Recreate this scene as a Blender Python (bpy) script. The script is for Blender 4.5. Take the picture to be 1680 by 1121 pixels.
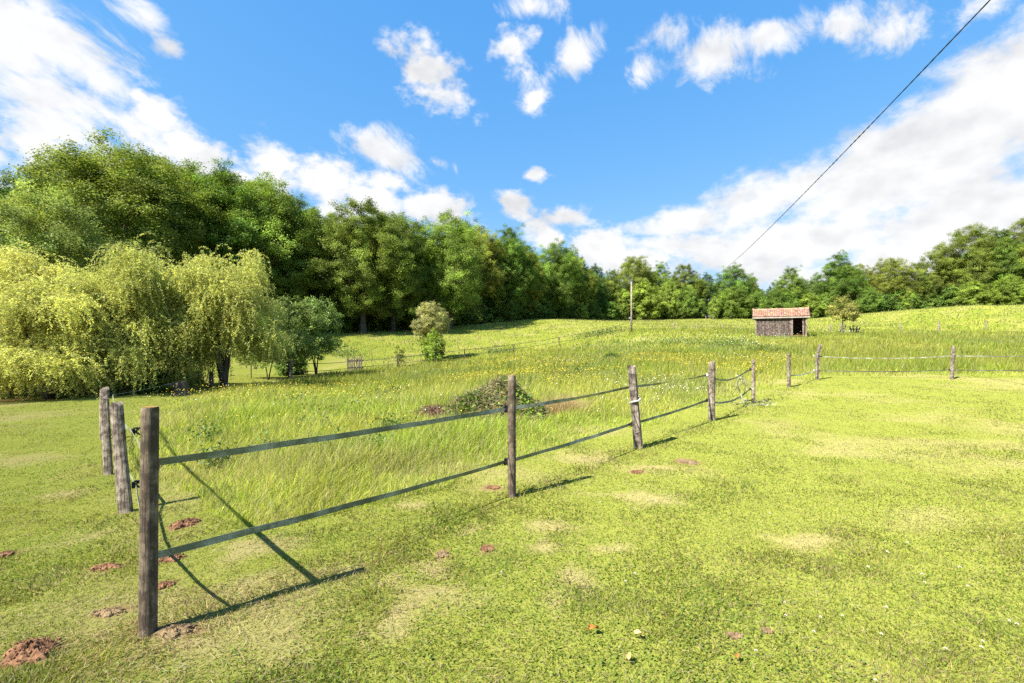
import bpy, bmesh, math, random
import numpy as np
from mathutils import Vector, Matrix

for o in list(bpy.data.objects):
    bpy.data.objects.remove(o)
scene = bpy.context.scene
COL = scene.collection
R = math.radians
rng = np.random.default_rng(7)
random.seed(7)

# ------------------------------------------------------------------ camera
EYE, FPX, CU, CV = 1.55, 1680 * 16 / 36.0, 840.0, 560.5
cam = bpy.data.cameras.new('camera')
cam.lens, cam.sensor_width, cam.sensor_fit = 16, 36, 'HORIZONTAL'
cam.clip_start, cam.clip_end = 0.05, 3000
camo = bpy.data.objects.new('camera', cam)
COL.objects.link(camo)
camo.location = (0, 0, EYE)
camo.rotation_euler = (R(90), 0, 0)
scene.camera = camo

# ------------------------------------------------------------------ exposure, render settings
scene.view_settings.view_transform = 'Standard'
scene.view_settings.look = 'None'
scene.view_settings.exposure = 1.55
scene.view_settings.gamma = 1.0
scene.view_settings.use_curve_mapping = False
scene.render.engine = 'CYCLES'
scene.cycles.max_bounces = 8
scene.cycles.diffuse_bounces = 4
scene.cycles.glossy_bounces = 2
scene.cycles.transmission_bounces = 6
scene.cycles.use_denoising = False
scene.cycles.sample_clamp_indirect = 6

# ------------------------------------------------------------------ sun and sky
SUN_EL = R(47)
SUN_AZ = math.atan2(-0.79, -0.62)
sl = bpy.data.lights.new('sun', 'SUN')
sl.energy, sl.angle, sl.color = 4.8, R(0.5), (1.0, 0.95, 0.86)
so = bpy.data.objects.new('sun', sl)
COL.objects.link(so)
sdir = Vector((math.sin(SUN_AZ) * math.cos(SUN_EL), math.cos(SUN_AZ) * math.cos(SUN_EL), math.sin(SUN_EL)))
so.rotation_euler = (-sdir).to_track_quat('-Z', 'Y').to_euler()
so.location = (-10, -10, 30)

world = bpy.data.worlds.new('World')
scene.world = world
world.use_nodes = True
WN, WL = world.node_tree.nodes, world.node_tree.links
WN.clear()


def pxdir(u, v):
    return Vector(((u - CU) / FPX, 1.0, -(v - CV) / FPX)).normalized()


def wnode(kind, **kw):
    n = WN.new(kind)
    for k, v in kw.items():
        setattr(n, k, v)
    return n


def wmath(op, a, b=None, c=None, clamp=False):
    n = wnode('ShaderNodeMath', operation=op, use_clamp=clamp)
    for i, q in enumerate((a, b, c)):
        if q is None:
            continue
        if isinstance(q, (int, float)):
            n.inputs[i].default_value = q
        else:
            WL.new(q, n.inputs[i])
    return n.outputs[0]


def wsmooth(x, lo, hi):
    n = wnode('ShaderNodeMapRange', interpolation_type='SMOOTHSTEP')
    n.inputs['From Min'].default_value = lo
    n.inputs['From Max'].default_value = hi
    WL.new(x, n.inputs['Value'])
    return n.outputs[0]


tc = wnode('ShaderNodeTexCoord')
DIR = tc.outputs['Generated']


def frame(u, v, ru, rv, ang):
    """Ellipse on the sky: centre direction, euler of its tangent frame, angular radii."""
    a = R(ang)
    c = pxdir(u, v)
    d1 = pxdir(u + math.cos(a) * ru, v + math.sin(a) * ru) - pxdir(u - math.cos(a) * ru, v - math.sin(a) * ru)
    d2 = pxdir(u - math.sin(a) * rv, v + math.cos(a) * rv) - pxdir(u + math.sin(a) * rv, v - math.cos(a) * rv)
    t1 = (d1 - c * d1.dot(c)).normalized()
    t2 = c.cross(t1).normalized()
    return c, Matrix((t1, t2, c)).transposed().to_euler(), d1.length / 2, max(abs(d2.dot(t2)) / 2, 1e-3)


def blob_field(blobs):
    acc = None
    for (u, v, ru, rv, ang, w) in blobs:
        c, eu, r1, r2 = frame(u, v, ru, rv, ang)
        m = wnode('ShaderNodeMapping', vector_type='TEXTURE')
        m.inputs['Location'].default_value = c
        m.inputs['Rotation'].default_value = eu
        m.inputs['Scale'].default_value = (r1, r2, 1.0)
        WL.new(DIR, m.inputs['Vector'])
        ln = wnode('ShaderNodeVectorMath', operation='LENGTH')
        WL.new(m.outputs[0], ln.inputs[0])
        val = wmath('MULTIPLY_ADD', ln.outputs['Value'], -w, w)
        acc = val if acc is None else wmath('MAXIMUM', acc, val)
    return wmath('MAXIMUM', acc, -1.5)


def wnoise(vec, scale, detail, rough, dist=0.0):
    n = wnode('ShaderNodeTexNoise')
    n.inputs['Scale'].default_value = scale
    n.inputs['Detail'].default_value = detail
    n.inputs['Roughness'].default_value = rough
    n.inputs['Distortion'].default_value = dist
    WL.new(vec, n.inputs['Vector'])
    return n.outputs['Fac']


# cumulus heaps, then thin torn cloud, as ellipses on the sky (u, v, ru, rv, angle, weight)
PUFFY = [
    (262, 195, 66, 36, 42, 1.2), (315, 245, 100, 48, 40, 1.3), (395, 300, 70, 40, 35, 1.1), (232, 160, 22, 18, 0, .8),
    (455, 285, 70, 58, 20, 1.4), (530, 305, 90, 52, 25, 1.4), (610, 330, 90, 46, 15, 1.4), (705, 345, 84, 34, 10, 1.3), (640, 300, 40, 26, 20, .9),
    (560, 350, 120, 60, 15, 1),
    (848, 338, 34, 23, 10, 1.2), (935, 353, 48, 28, 5, 1.4), (900, 390, 50, 28, 10, 1.4), (985, 402, 95, 36, 8, 1.5), (879, 288, 20, 10, 0, .9), (1040, 425, 120, 34, 4, 1.5),
    (1130, 405, 120, 34, 3, 1.3), (1240, 440, 90, 40, 10, 1.3), (695, 108, 64, 56, 30, 1.4), (735, 158, 50, 38, 45, 1.2),
    (-60, 330, 150, 110, 10, 1), (60, 235, 130, 36, 22, 1.0), (843, 75, 38, 32, -20, 1.0), (875, 175, 24, 28, 0, .9),
]
WISPY = [
    (70, 60, 210, 62, 32, 1.0), (150, 120, 170, 46, 38, .95), (60, 150, 190, 70, 25, 1.0), (100, 215, 160, 38, 24, 1.0), (0, 20, 130, 70, 20, .9),
    (180, 190, 190, 40, 30, .9), (20, 100, 160, 60, 30, 1.0), (238, 22, 62, 20, 32, .75), (284, 78, 20, 16, 0, .6),
    (645, 255, 85, 32, 18, .95), (715, 266, 32, 13, 20, .8), (425, 222, 22, 18, 0, .55),
    (942, 92, 60, 28, -38, .95), (1050, 115, 28, 24, 0, .7), (1085, 50, 52, 24, -20, .6), (870, 12, 46, 18, 0, .5),
    (1190, 85, 70, 46, -35, 1.0), (1265, 55, 100, 34, -12, 1.0), (1400, 38, 130, 34, 5, .65), (1190, 105, 55, 26, 10, .8),
    (860, 130, 20, 34, 0, .45), (1600, 10, 70, 26, -30, .6),
]
BANK = [
    (1650, 165, 200, 105, -38, 1.15), (1500, 262, 340, 96, -26, 1.2), (1260, 330, 150, 44, -18, 1.0), (1130, 365, 120, 26, -8, .95), (1600, 400, 420, 110, -10, 1.2),
    (1330, 400, 260, 52, -6, 1.1), (1090, 400, 90, 18, 0, .9), (1750, 120, 120, 120, 0, 1.0),
]
mp = wnode('ShaderNodeMapping')
mp.inputs['Scale'].default_value = (1, 1, 1.5)
WL.new(DIR, mp.inputs['Vector'])
off = wnode('ShaderNodeVectorMath', operation='ADD')
off.inputs[1].default_value = (-0.012, -0.006, 0.032)
WL.new(mp.outputs[0], off.inputs[0])
nA = wnoise(mp.outputs[0], 11.0, 10, 0.6)
nB = wnoise(off.outputs[0], 9.0, 5, 0.5)
nA2 = wnoise(mp.outputs[0], 9.0, 5, 0.5)
# streaks that follow the wind
c, eu, _, _ = frame(300, 150, 40, 40, 35)
ms = wnode('ShaderNodeMapping', vector_type='TEXTURE')
ms.inputs['Rotation'].default_value = eu
ms.inputs['Scale'].default_value = (1.7, 1.0, 1.0)
WL.new(DIR, ms.inputs['Vector'])
nW = wnoise(ms.outputs[0], 15.0, 10, 0.64, 0.35)
nC = wnoise(mp.outputs[0], 34.0, 8, 0.6)
nL = wnoise(mp.outputs[0], 3.2, 4, 0.5)

dp = wsmooth(wmath('ADD', blob_field(PUFFY), wmath('ADD', wmath('MULTIPLY_ADD', nA, 3.2, -1.5), wmath('MULTIPLY_ADD', nC, 1.7, -.85))), -0.05, 0.95)
dw = wmath('MULTIPLY', wsmooth(wmath('ADD', blob_field(WISPY), wmath('MULTIPLY_ADD', nW, 3.6, -1.6)), 0.0, 0.95), 0.97)
db = wsmooth(wmath('ADD', blob_field(BANK), wmath('MULTIPLY_ADD', nA, 2.6, -1.15)), -0.05, 0.7)
relief = wmath('SUBTRACT', nB, nA2)
# grey undersides: thicker cloud, away from the sun
shade = wmath('ADD', wmath('MULTIPLY', relief, 2.4), wmath('MULTIPLY_ADD', nL, 1.6, -0.72), clamp=True)
cl = wnode('ShaderNodeMix', data_type='RGBA')
GAIN = 2.549 / 2 ** scene.view_settings.exposure
cl.inputs['A'].default_value = (0.400 * GAIN, 0.402 * GAIN, 0.405 * GAIN, 1)
cl.inputs['B'].default_value = (0.255 * GAIN, 0.262 * GAIN, 0.275 * GAIN, 1)
WL.new(shade, cl.inputs['Factor'])
dens = wmath('MAXIMUM', wmath('MAXIMUM', dp, dw), db)

sky = wnode('ShaderNodeTexSky', sky_type='NISHITA')
sky.sun_disc = False
sky.sun_elevation = SUN_EL
sky.sun_rotation = SUN_AZ % (2 * math.pi)
sky.air_density, sky.dust_density, sky.ozone_density = 1.0, 0.3, 1.6
SKY_STRENGTH = 0.11
sep = wnode('ShaderNodeSeparateColor')
WL.new(sky.outputs[0], sep.inputs[0])
sk = wnode('ShaderNodeCombineColor')      # clear, deep summer blue that pales only gently towards the horizon
for i, (k, e) in enumerate(((0.463, 1.0), (1.174, 0.5), (2.68, 0.2))):
    WL.new(wmath('MULTIPLY', wmath('POWER', sep.outputs[i], e), k * GAIN), sk.inputs[i])
inv = wnode('ShaderNodeVectorMath', operation='SCALE')
inv.inputs['Scale'].default_value = 1.0 / SKY_STRENGTH
WL.new(cl.outputs['Result'], inv.inputs[0])
mx = wnode('ShaderNodeMix', data_type='RGBA')
WL.new(dens, mx.inputs['Factor'])
WL.new(sk.outputs[0], mx.inputs['A'])
WL.new(inv.outputs[0], mx.inputs['B'])
bg = wnode('ShaderNodeBackground')
bg.inputs['Strength'].default_value = SKY_STRENGTH
WL.new(mx.outputs['Result'], bg.inputs['Color'])
wo = wnode('ShaderNodeOutputWorld')
WL.new(bg.outputs[0], wo.inputs['Surface'])
world.cycles.sampling_method = 'MANUAL'
world.cycles.sample_map_resolution = 512

# ------------------------------------------------------------------ helpers
def tag(o, label=None, cat=None, group=None, kind=None):
    if label: o['label'] = label
    if cat: o['category'] = cat
    if group: o['group'] = group
    if kind: o['kind'] = kind
    return o


def at(u, v, d):
    """A photo pixel (of 1680 x 1121) at forward distance d -> world point."""
    return Vector(((u - CU) / FPX * d, d, EYE - (v - CV) / FPX * d))


def empty(name, loc, rz=0.0, scale=1.0):
    o = bpy.data.objects.new(name, None)
    COL.objects.link(o)
    o.empty_display_size = 0.2
    o.location = loc
    o.rotation_euler = (0, 0, rz)
    o.scale = (scale,) * 3 if isinstance(scale, (int, float)) else scale
    return o


def np_mesh(name, V, F, mat, color=None, smooth=False, parent=None, link=True):
    """V (n,3), F (m,k) with one k, color (n,3) -> one mesh object."""
    V = np.ascontiguousarray(V, dtype=np.float32)
    F = np.ascontiguousarray(F, dtype=np.int32)
    me = bpy.data.meshes.new(name)
    m, k = F.shape
    me.vertices.add(len(V))
    me.vertices.foreach_set('co', V.ravel())
    me.loops.add(m * k)
    me.loops.foreach_set('vertex_index', F.ravel())
    me.polygons.add(m)
    me.polygons.foreach_set('loop_start', np.arange(0, m * k, k, dtype=np.int32))
    if smooth:
        me.polygons.foreach_set('use_smooth', np.ones(m, dtype=bool))
    me.update(calc_edges=True)
    if color is not None:
        ca = me.color_attributes.new('tint', 'FLOAT_COLOR', 'POINT')
        C = np.ones((len(V), 4), dtype=np.float32)
        C[:, :3] = color
        ca.data.foreach_set('color', C.ravel())
    if isinstance(mat, (list, tuple)):
        for q in mat: me.materials.append(q)
    elif mat is not None:
        me.materials.append(mat)
    if not link:
        return me
    o = bpy.data.objects.new(name, me)
    COL.objects.link(o)
    o.parent = parent
    return o


class MB:
    """Collects quads (triangles as degenerate-free quads are avoided: use two lists)."""
    def __init__(self):
        self.v, self.f, self.c = [], [], []

    def add(self, V, F, col=None):
        b = len(self.v)
        self.v += [tuple(p) for p in V]
        self.f += [tuple(i + b for i in q) for q in F]
        self.c += [tuple(col) if col is not None else (1, 1, 1)] * len(V)

    def box(self, c, s, M=None, col=None):
        x, y, z = s[0] / 2, s[1] / 2, s[2] / 2
        P = [Vector((i * x, j * y, k * z)) for k in (-1, 1) for i, j in ((-1, -1), (1, -1), (1, 1), (-1, 1))]
        if M is not None: P = [M @ p for p in P]
        c = Vector(c)
        self.add([p + c for p in P], [(3, 2, 1, 0), (4, 5, 6, 7), (0, 1, 5, 4), (1, 2, 6, 5), (2, 3, 7, 6), (3, 0, 4, 7)], col)

    def tube(self, pts, radii, n=8, cap=True, col=None):
        V, F = tube(pts, radii, n, cap)
        self.add(V, F, col)

    def build(self, name, mat, parent=None, smooth=False, bevel=0.0):
        me = bpy.data.meshes.new(name)
        me.from_pydata(self.v, [], self.f)
        ca = me.color_attributes.new('tint', 'FLOAT_COLOR', 'POINT')
        C = np.ones((len(self.v), 4), dtype=np.float32)
        C[:, :3] = self.c
        ca.data.foreach_set('color', C.ravel())
        if smooth:
            me.polygons.foreach_set('use_smooth', np.ones(len(me.polygons), dtype=bool))
        me.materials.append(mat)
        me.update()
        if bevel:
            bm = bmesh.new(); bm.from_mesh(me)
            bmesh.ops.bevel(bm, geom=list(bm.edges), offset=bevel, segments=1, affect='EDGES', clamp_overlap=True)
            bm.to_mesh(me); bm.free()
        o = bpy.data.objects.new(name, me)
        COL.objects.link(o)
        o.parent = parent
        return o


def tube(pts, radii, n=8, cap=True):
    pts = [Vector(p) for p in pts]
    V, F = [], []
    up = Vector((0.13, 0.97, 0.2))
    for i, p in enumerate(pts):
        t = (pts[min(i + 1, len(pts) - 1)] - pts[max(i - 1, 0)]).normalized()
        a = t.cross(up)
        if a.length < 1e-3: a = t.cross(Vector((1, 0, 0)))
        a.normalize()
        b = t.cross(a)
        r = radii[i] if hasattr(radii, '__len__') else radii
        for k in range(n):
            w = 2 * math.pi * k / n
            V.append(p + a * (r * math.cos(w)) + b * (r * math.sin(w)))
    for i in range(len(pts) - 1):
        for k in range(n):
            k2 = (k + 1) % n
            F.append((i * n + k, i * n + k2, i * n + n + k2, i * n + n + k))
    if cap:
        F.append(tuple(range(n - 1, -1, -1)))
        F.append(tuple((len(pts) - 1) * n + k for k in range(n)))
    return V, F


def _hash(ix, iy, seed):
    h = (ix.astype(np.int64) * 374761393 + iy.astype(np.int64) * 668265263 + seed * 974711) & 0x7fffffff
    h = ((h ^ (h >> 13)) * 1274126177) & 0x7fffffff
    h = (h ^ (h >> 16)) & 0xffff
    return h / 65535.0


def vnoise(x, y, seed=0):
    ix, iy = np.floor(x), np.floor(y)
    fx, fy = x - ix, y - iy
    fx, fy = fx * fx * (3 - 2 * fx), fy * fy * (3 - 2 * fy)
    a, b = _hash(ix, iy, seed), _hash(ix + 1, iy, seed)
    c, d = _hash(ix, iy + 1, seed), _hash(ix + 1, iy + 1, seed)
    return (a * (1 - fx) + b * fx) * (1 - fy) + (c * (1 - fx) + d * fx) * fy


def fbm(x, y, scale, seed=0, octs=3):
    s, a, t = 0, 1.0, 0
    for i in range(octs):
        s = s + a * vnoise(x * scale + 17.3 * i, y * scale - 9.1 * i, seed + i)
        t += a
        a *= 0.5
        scale *= 2.1
    return s / t


def sstep(x, lo, hi):
    t = np.clip((x - lo) / (hi - lo), 0, 1)
    return t * t * (3 - 2 * t)


def inside(poly, x, y):
    r = np.zeros(x.shape, dtype=bool)
    n = len(poly)
    for i in range(n):
        x1, y1 = poly[i]
        x2, y2 = poly[(i + 1) % n]
        if y1 == y2: continue
        c = ((y1 > y) != (y2 > y)) & (x < (x2 - x1) * (y - y1) / (y2 - y1) + x1)
        r ^= c
    return r


# ------------------------------------------------------------------ materials
def mat_new(name):
    m = bpy.data.materials.new(name)
    m.use_nodes = True
    nt = m.node_tree
    nt.nodes.clear()
    out = nt.nodes.new('ShaderNodeOutputMaterial')
    return m, nt, out


def nd(nt, kind, ins=None, **kw):
    n = nt.nodes.new(kind)
    for k, v in kw.items(): setattr(n, k, v)
    for k, v in (ins or {}).items():
        s = n.inputs[k]
        if isinstance(v, bpy.types.NodeSocket): nt.links.new(v, s)
        else: s.default_value = v
    return n


def ramp(nt, fac, stops):
    n = nt.nodes.new('ShaderNodeValToRGB')
    nt.links.new(fac, n.inputs[0])
    e = n.color_ramp.elements
    while len(e) < len(stops): e.new(0.5)
    for el, (p, c) in zip(e, stops):
        el.position = p
        el.color = (*c, 1)
    return n.outputs[0]


def leaf_material(name, transl=0.35, gloss=0.06, objvar=0.12, rough=0.5):
    """Leaves and grass: colour from each leaf's own tint, light also passes through."""
    m, nt, out = mat_new(name)
    at_ = nd(nt, 'ShaderNodeAttribute', attribute_name='tint')
    oi = nd(nt, 'ShaderNodeObjectInfo')
    v = nd(nt, 'ShaderNodeMapRange', {'Value': oi.outputs['Random'], 'To Min': 1 - objvar, 'To Max': 1 + objvar})
    hv = nd(nt, 'ShaderNodeHueSaturation', {'Color': at_.outputs['Color'], 'Value': v.outputs[0],
            'Hue': nd(nt, 'ShaderNodeMapRange', {'Value': oi.outputs['Random'], 'To Min': 0.5 + objvar * .08, 'To Max': 0.5 - objvar * .12}).outputs[0]})
    c = hv.outputs[0]
    tcol = nd(nt, 'ShaderNodeMix', {'A': c, 'B': (1.0, 1.0, 0.45, 1)}, data_type='RGBA', blend_type='MULTIPLY')
    tcol.inputs['Factor'].default_value = 0.6
    dif = nd(nt, 'ShaderNodeBsdfDiffuse', {'Color': c})
    tr = nd(nt, 'ShaderNodeBsdfTranslucent', {'Color': tcol.outputs['Result']})
    mx = nd(nt, 'ShaderNodeMixShader', {0: transl, 1: dif.outputs[0], 2: tr.outputs[0]})
    gl = nd(nt, 'ShaderNodeBsdfGlossy', {'Color': (1, 1, 1, 1), 'Roughness': rough})
    m2 = nd(nt, 'ShaderNodeMixShader', {0: gloss, 1: mx.outputs[0], 2: gl.outputs[0]})
    nt.links.new(m2.outputs[0], out.inputs['Surface'])
    return m


def wood_material(name, stops, scale=1.0, bump=0.5, stretch=14.0, tint=False, axis=2, rough=0.9):
    m, nt, out = mat_new(name)
    tcn = nd(nt, 'ShaderNodeTexCoord')
    sc = [stretch, stretch, stretch]
    sc[axis] = 1.0
    mp_ = nd(nt, 'ShaderNodeMapping', {'Vector': tcn.outputs['Object'], 'Scale': [q * scale for q in sc]})
    n1 = nd(nt, 'ShaderNodeTexNoise', {'Vector': mp_.outputs[0], 'Scale': 3.0, 'Detail': 8, 'Roughness': 0.65})
    n2 = nd(nt, 'ShaderNodeTexNoise', {'Vector': tcn.outputs['Object'], 'Scale': 6.0 * scale, 'Detail': 4, 'Roughness': 0.6})
    mixf = nd(nt, 'ShaderNodeMath', {0: n1.outputs[0], 1: n2.outputs[0]}, operation='MULTIPLY_ADD')
    mixf.inputs[1].default_value = 0.75
    ad = nd(nt, 'ShaderNodeMath', {0: n2.outputs[0], 1: 0.3}, operation='MULTIPLY')
    nt.links.new(ad.outputs[0], mixf.inputs[2])
    col = ramp(nt, mixf.outputs[0], stops)
    if tint:
        a = nd(nt, 'ShaderNodeAttribute', attribute_name='tint')
        col = nd(nt, 'ShaderNodeMix', {'Factor': 1.0, 'A': col, 'B': a.outputs['Color']}, data_type='RGBA', blend_type='MULTIPLY').outputs['Result']
    bs = nd(nt, 'ShaderNodeBsdfPrincipled', {'Base Color': col, 'Roughness': rough})
    bs.inputs['Specular IOR Level'].default_value = 0.2
    bp = nd(nt, 'ShaderNodeBump', {'Height': n1.outputs[0], 'Strength': bump, 'Distance': 0.02})
    nt.links.new(bp.outputs[0], bs.inputs['Normal'])
    nt.links.new(bs.outputs[0], out.inputs['Surface'])
    return m


def plain_material(name, color, rough=0.7, noise=0.25, nscale=20.0, spec=0.3, tint=False, bump=0.0):
    m, nt, out = mat_new(name)
    tcn = nd(nt, 'ShaderNodeTexCoord')
    n1 = nd(nt, 'ShaderNodeTexNoise', {'Vector': tcn.outputs['Object'], 'Scale': nscale, 'Detail': 5, 'Roughness': 0.6})
    lo = tuple(c * (1 - noise) for c in color)
    hi = tuple(min(1, c * (1 + noise)) for c in color)
    col = ramp(nt, n1.outputs[0], [(0.3, lo), (0.7, hi)])
    if tint:
        a = nd(nt, 'ShaderNodeAttribute', attribute_name='tint')
        col = nd(nt, 'ShaderNodeMix', {'Factor': 1.0, 'A': col, 'B': a.outputs['Color']}, data_type='RGBA', blend_type='MULTIPLY').outputs['Result']
    bs = nd(nt, 'ShaderNodeBsdfPrincipled', {'Base Color': col, 'Roughness': rough})
    bs.inputs['Specular IOR Level'].default_value = spec
    if bump:
        bp = nd(nt, 'ShaderNodeBump', {'Height': n1.outputs[0], 'Strength': bump, 'Distance': 0.02})
        nt.links.new(bp.outputs[0], bs.inputs['Normal'])
    nt.links.new(bs.outputs[0], out.inputs['Surface'])
    return m


M = {}
M['bark'] = wood_material('bark', [(0.3, (0.05, 0.04, 0.03)), (0.55, (0.13, 0.11, 0.085)), (0.8, (0.22, 0.20, 0.165))], scale=0.6, bump=0.9)
M['grass'] = leaf_material('grass_blades', 0.5, 0.008, 0.0)
M['leaf'] = leaf_material('broad_leaves', 0.46, 0.012, 0.14)
M['willow'] = leaf_material('willow_leaves', 0.58, 0.012, 0.06)
M['petal'] = leaf_material('petals', 0.25, 0.02, 0.0)
M['post_round'] = wood_material('treated_round_timber', [(0.34, (0.07, 0.052, 0.036)), (0.48, (0.17, 0.13, 0.088)), (0.66, (0.32, 0.25, 0.18))], scale=2.2, bump=0.6)
M['post_grey'] = wood_material('weathered_split_timber', [(0.32, (0.10, 0.077, 0.058)), (0.46, (0.31, 0.25, 0.195)), (0.68, (0.47, 0.39, 0.315))], scale=2.2, bump=0.9)
M['lichen'] = plain_material('lichened_end_grain', (0.25, 0.155, 0.055), 0.95, 0.5, 60, 0.1, bump=0.6)
M['black_plastic'] = plain_material('black_plastic', (0.012, 0.012, 0.014), 0.5, 0.3)
M['steel'] = plain_material('dull_steel', (0.25, 0.25, 0.24), 0.5, 0.3)
M['plank'] = wood_material('weathered_planks', [(0.30, (0.055, 0.042, 0.034)), (0.5, (0.19, 0.15, 0.125)), (0.72, (0.34, 0.29, 0.25))], scale=0.9, bump=0.5, tint=True)
M['timber'] = wood_material('pale_timber', [(0.3, (0.16, 0.12, 0.09)), (0.6, (0.34, 0.28, 0.22)), (0.8, (0.44, 0.38, 0.32))], scale=1.0, bump=0.3, axis=0)
M['tile'] = plain_material('clay_tiles', (0.37, 0.205, 0.13), 0.85, 0.4, 5.0, 0.15, tint=True, bump=0.3)
M['soil'] = plain_material('red_soil', (0.175, 0.092, 0.050), 0.95, 0.6, 28, 0.05, bump=0.8)
M['thatch'] = plain_material('dead_thatch', (0.20, 0.14, 0.075), 0.95, 0.5, 40, 0.05, bump=0.8)
M['cable'] = plain_material('black_cable', (0.012, 0.013, 0.016), 0.55, 0.2)
M['wire'] = plain_material('dark_wire', (0.05, 0.055, 0.05), 0.6, 0.2)
M['white_petal'] = plain_material('white_clover', (0.58, 0.55, 0.46), 0.9, 0.12, 200)
M['stem'] = plain_material('green_stem', (0.10, 0.16, 0.03), 0.8, 0.2)
M['leaf_orange'] = plain_material('rusty_leaf', (0.50, 0.17, 0.035), 0.8, 0.3, 40)
M['leaf_tan'] = plain_material('tan_leaf', (0.58, 0.36, 0.14), 0.8, 0.25, 40)
M['strap'] = plain_material('pale_strap', (0.42, 0.40, 0.36), 0.8, 0.2, 60)


def tape_material():
    m, nt, out = mat_new('woven_tape')
    tcn = nd(nt, 'ShaderNodeTexCoord')
    n1 = nd(nt, 'ShaderNodeTexNoise', {'Vector': tcn.outputs['Object'], 'Scale': 4.0, 'Detail': 7, 'Roughness': 0.7})
    n2 = nd(nt, 'ShaderNodeTexNoise', {'Vector': tcn.outputs['Object'], 'Scale': 160.0, 'Detail': 2})
    f = nd(nt, 'ShaderNodeMath', {0: n2.outputs[0], 1: 0.45, 2: n1.outputs[0]}, operation='MULTIPLY_ADD')
    col = ramp(nt, f.outputs[0], [(0.45, (0.085, 0.095, 0.038)), (0.68, (0.17, 0.18, 0.085)), (0.88, (0.46, 0.46, 0.32))])
    dif = nd(nt, 'ShaderNodeBsdfPrincipled', {'Base Color': col, 'Roughness': 0.6})
    tr = nd(nt, 'ShaderNodeBsdfTranslucent', {'Color': col})
    mx = nd(nt, 'ShaderNodeMixShader', {0: 0.12, 1: dif.outputs[0], 2: tr.outputs[0]})
    nt.links.new(mx.outputs[0], out.inputs['Surface'])
    return m


M['tape'] = tape_material()

# ------------------------------------------------------------------ terrain
CTRL = []          # x, y, z


def ctl(u, v, d):
    p = at(u, v, d)
    CTRL.append((p.x, p.y, p.z))


for q in ((840, 815, 4.55), (1047, 735, 6.65), (1167, 690, 9.0), (1236, 662, 11.6), (1294, 634, 14.6), (1340, 620, 16.6), (1563, 621, 16.6), (1780, 622, 16.8),
          (1283, 551, 41), (1036, 544, 55), (1100, 541, 56), (1186, 541, 57), (1362, 546, 57), (1477, 544, 58), (1540, 545, 58), (1640, 541, 58),
          (1500, 509, 84), (1640, 507, 80), (1420, 515, 88), (1330, 524, 92), (1160, 524, 103), (1060, 526, 105), (960, 526, 100), (880, 524, 90), (760, 534, 80), (600, 548, 70),
          (583, 612, 38), (652, 605, 39), (714, 595, 42), (762, 588, 45), (843, 578, 50), (917, 566, 54),
          (517, 614, 30), (478, 623, 27), (347, 640, 20), (238, 641, 18.5), (368, 634, 20), (105, 652, 16.5), (300, 660, 14),
          (590, 640, 22), (800, 612, 25), (1005, 590, 28), (420, 625, 24), (560, 585, 48), (700, 560, 58)):
    ctl(*q)
CTRL += [(-1.9, 2.4, 0), (0, 0, 0), (-6, 1, -0.05), (6, 1, 0), (0, -12, 0), (-20, -20, 0), (20, -20, 0), (-50, -50, 0), (50, -50, 0), (-11, 5, -0.15),
         (-5.4, 6, -0.22), (5, 6, 0), (14, 9, 0), (-2, 9.5, -0.12), (-20, 8, -0.4), (-19, 15, -0.55), (-28, 24, -0.4), (-42, 12, 0), (-42, 44, 1.2), (-36, 48, 1.3), (-30, 56, 2.2), (-70, 60, 4),
         (-20, 66, 3.0), (-70, 10, 1), (-60, 110, 8), (0, 160, 9.5), (60, 160, 10), (120, 120, 10.5), (75, 75, 7.5), (100, 60, 7.5), (36, 22, 0.55), (60, 30, 2.0), (70, 0, 0.5), (-120, 60, 6), (-120, 0, 2), (120, 20, 3)]
CTRL = np.array(CTRL)
_n = len(CTRL)


def _U(r2):
    return 0.5 * r2 * np.log(r2 + 1e-9)


_d2 = ((CTRL[:, None, :2] - CTRL[None, :, :2]) ** 2).sum(-1)
_A = np.zeros((_n + 3, _n + 3))
_A[:_n, :_n] = _U(_d2) + np.eye(_n) * 4.0
_A[:_n, _n] = 1
_A[:_n, _n + 1:] = CTRL[:, :2]
_A[_n:, :_n] = _A[:_n, _n:].T
_W = np.linalg.solve(_A, np.concatenate([CTRL[:, 2], np.zeros(3)]))
POND_C, POND_R, POND_A = (-19.4, 16.6), (6.0, 2.6), R(18)


def pond_r(x, y):
    dx, dy = x - POND_C[0], y - POND_C[1]
    a = dx * math.cos(POND_A) + dy * math.sin(POND_A)
    b = -dx * math.sin(POND_A) + dy * math.cos(POND_A)
    return np.sqrt((a / POND_R[0]) ** 2 + (b / POND_R[1]) ** 2)


def zt(x, y):
    x = np.atleast_1d(np.asarray(x, dtype=float)); y = np.atleast_1d(np.asarray(y, dtype=float))
    out = np.empty(x.shape)
    xf, yf, of = x.ravel(), y.ravel(), out.ravel()
    for s in range(0, len(xf), 40000):
        a, b = xf[s:s + 40000], yf[s:s + 40000]
        d2 = (a[:, None] - CTRL[:, 0]) ** 2 + (b[:, None] - CTRL[:, 1]) ** 2
        of[s:s + 40000] = _U(d2) @ _W[:_n] + _W[_n] + _W[_n + 1] * a + _W[_n + 2] * b
    out = of.reshape(x.shape)
    r = np.hypot(x, y)
    far = np.where(y > 0, 9.0, 1.0)
    k = sstep(r, 140, 230)
    out = out * (1 - k) + far * k
    out = np.clip(out, -2.0, 12.0)
    out = out + (fbm(x, y, 0.9, 5, 3) - 0.5) * 0.07 * sstep(r, 1, 3) + (fbm(x, y, 0.18, 9, 2) - 0.5) * 0.28 * sstep(r, 8, 25)
    return out - 0.35 * (1 - sstep(pond_r(x, y), 0.8, 1.12))


def z1(x, y):
    return float(zt(x, y)[0])


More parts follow.
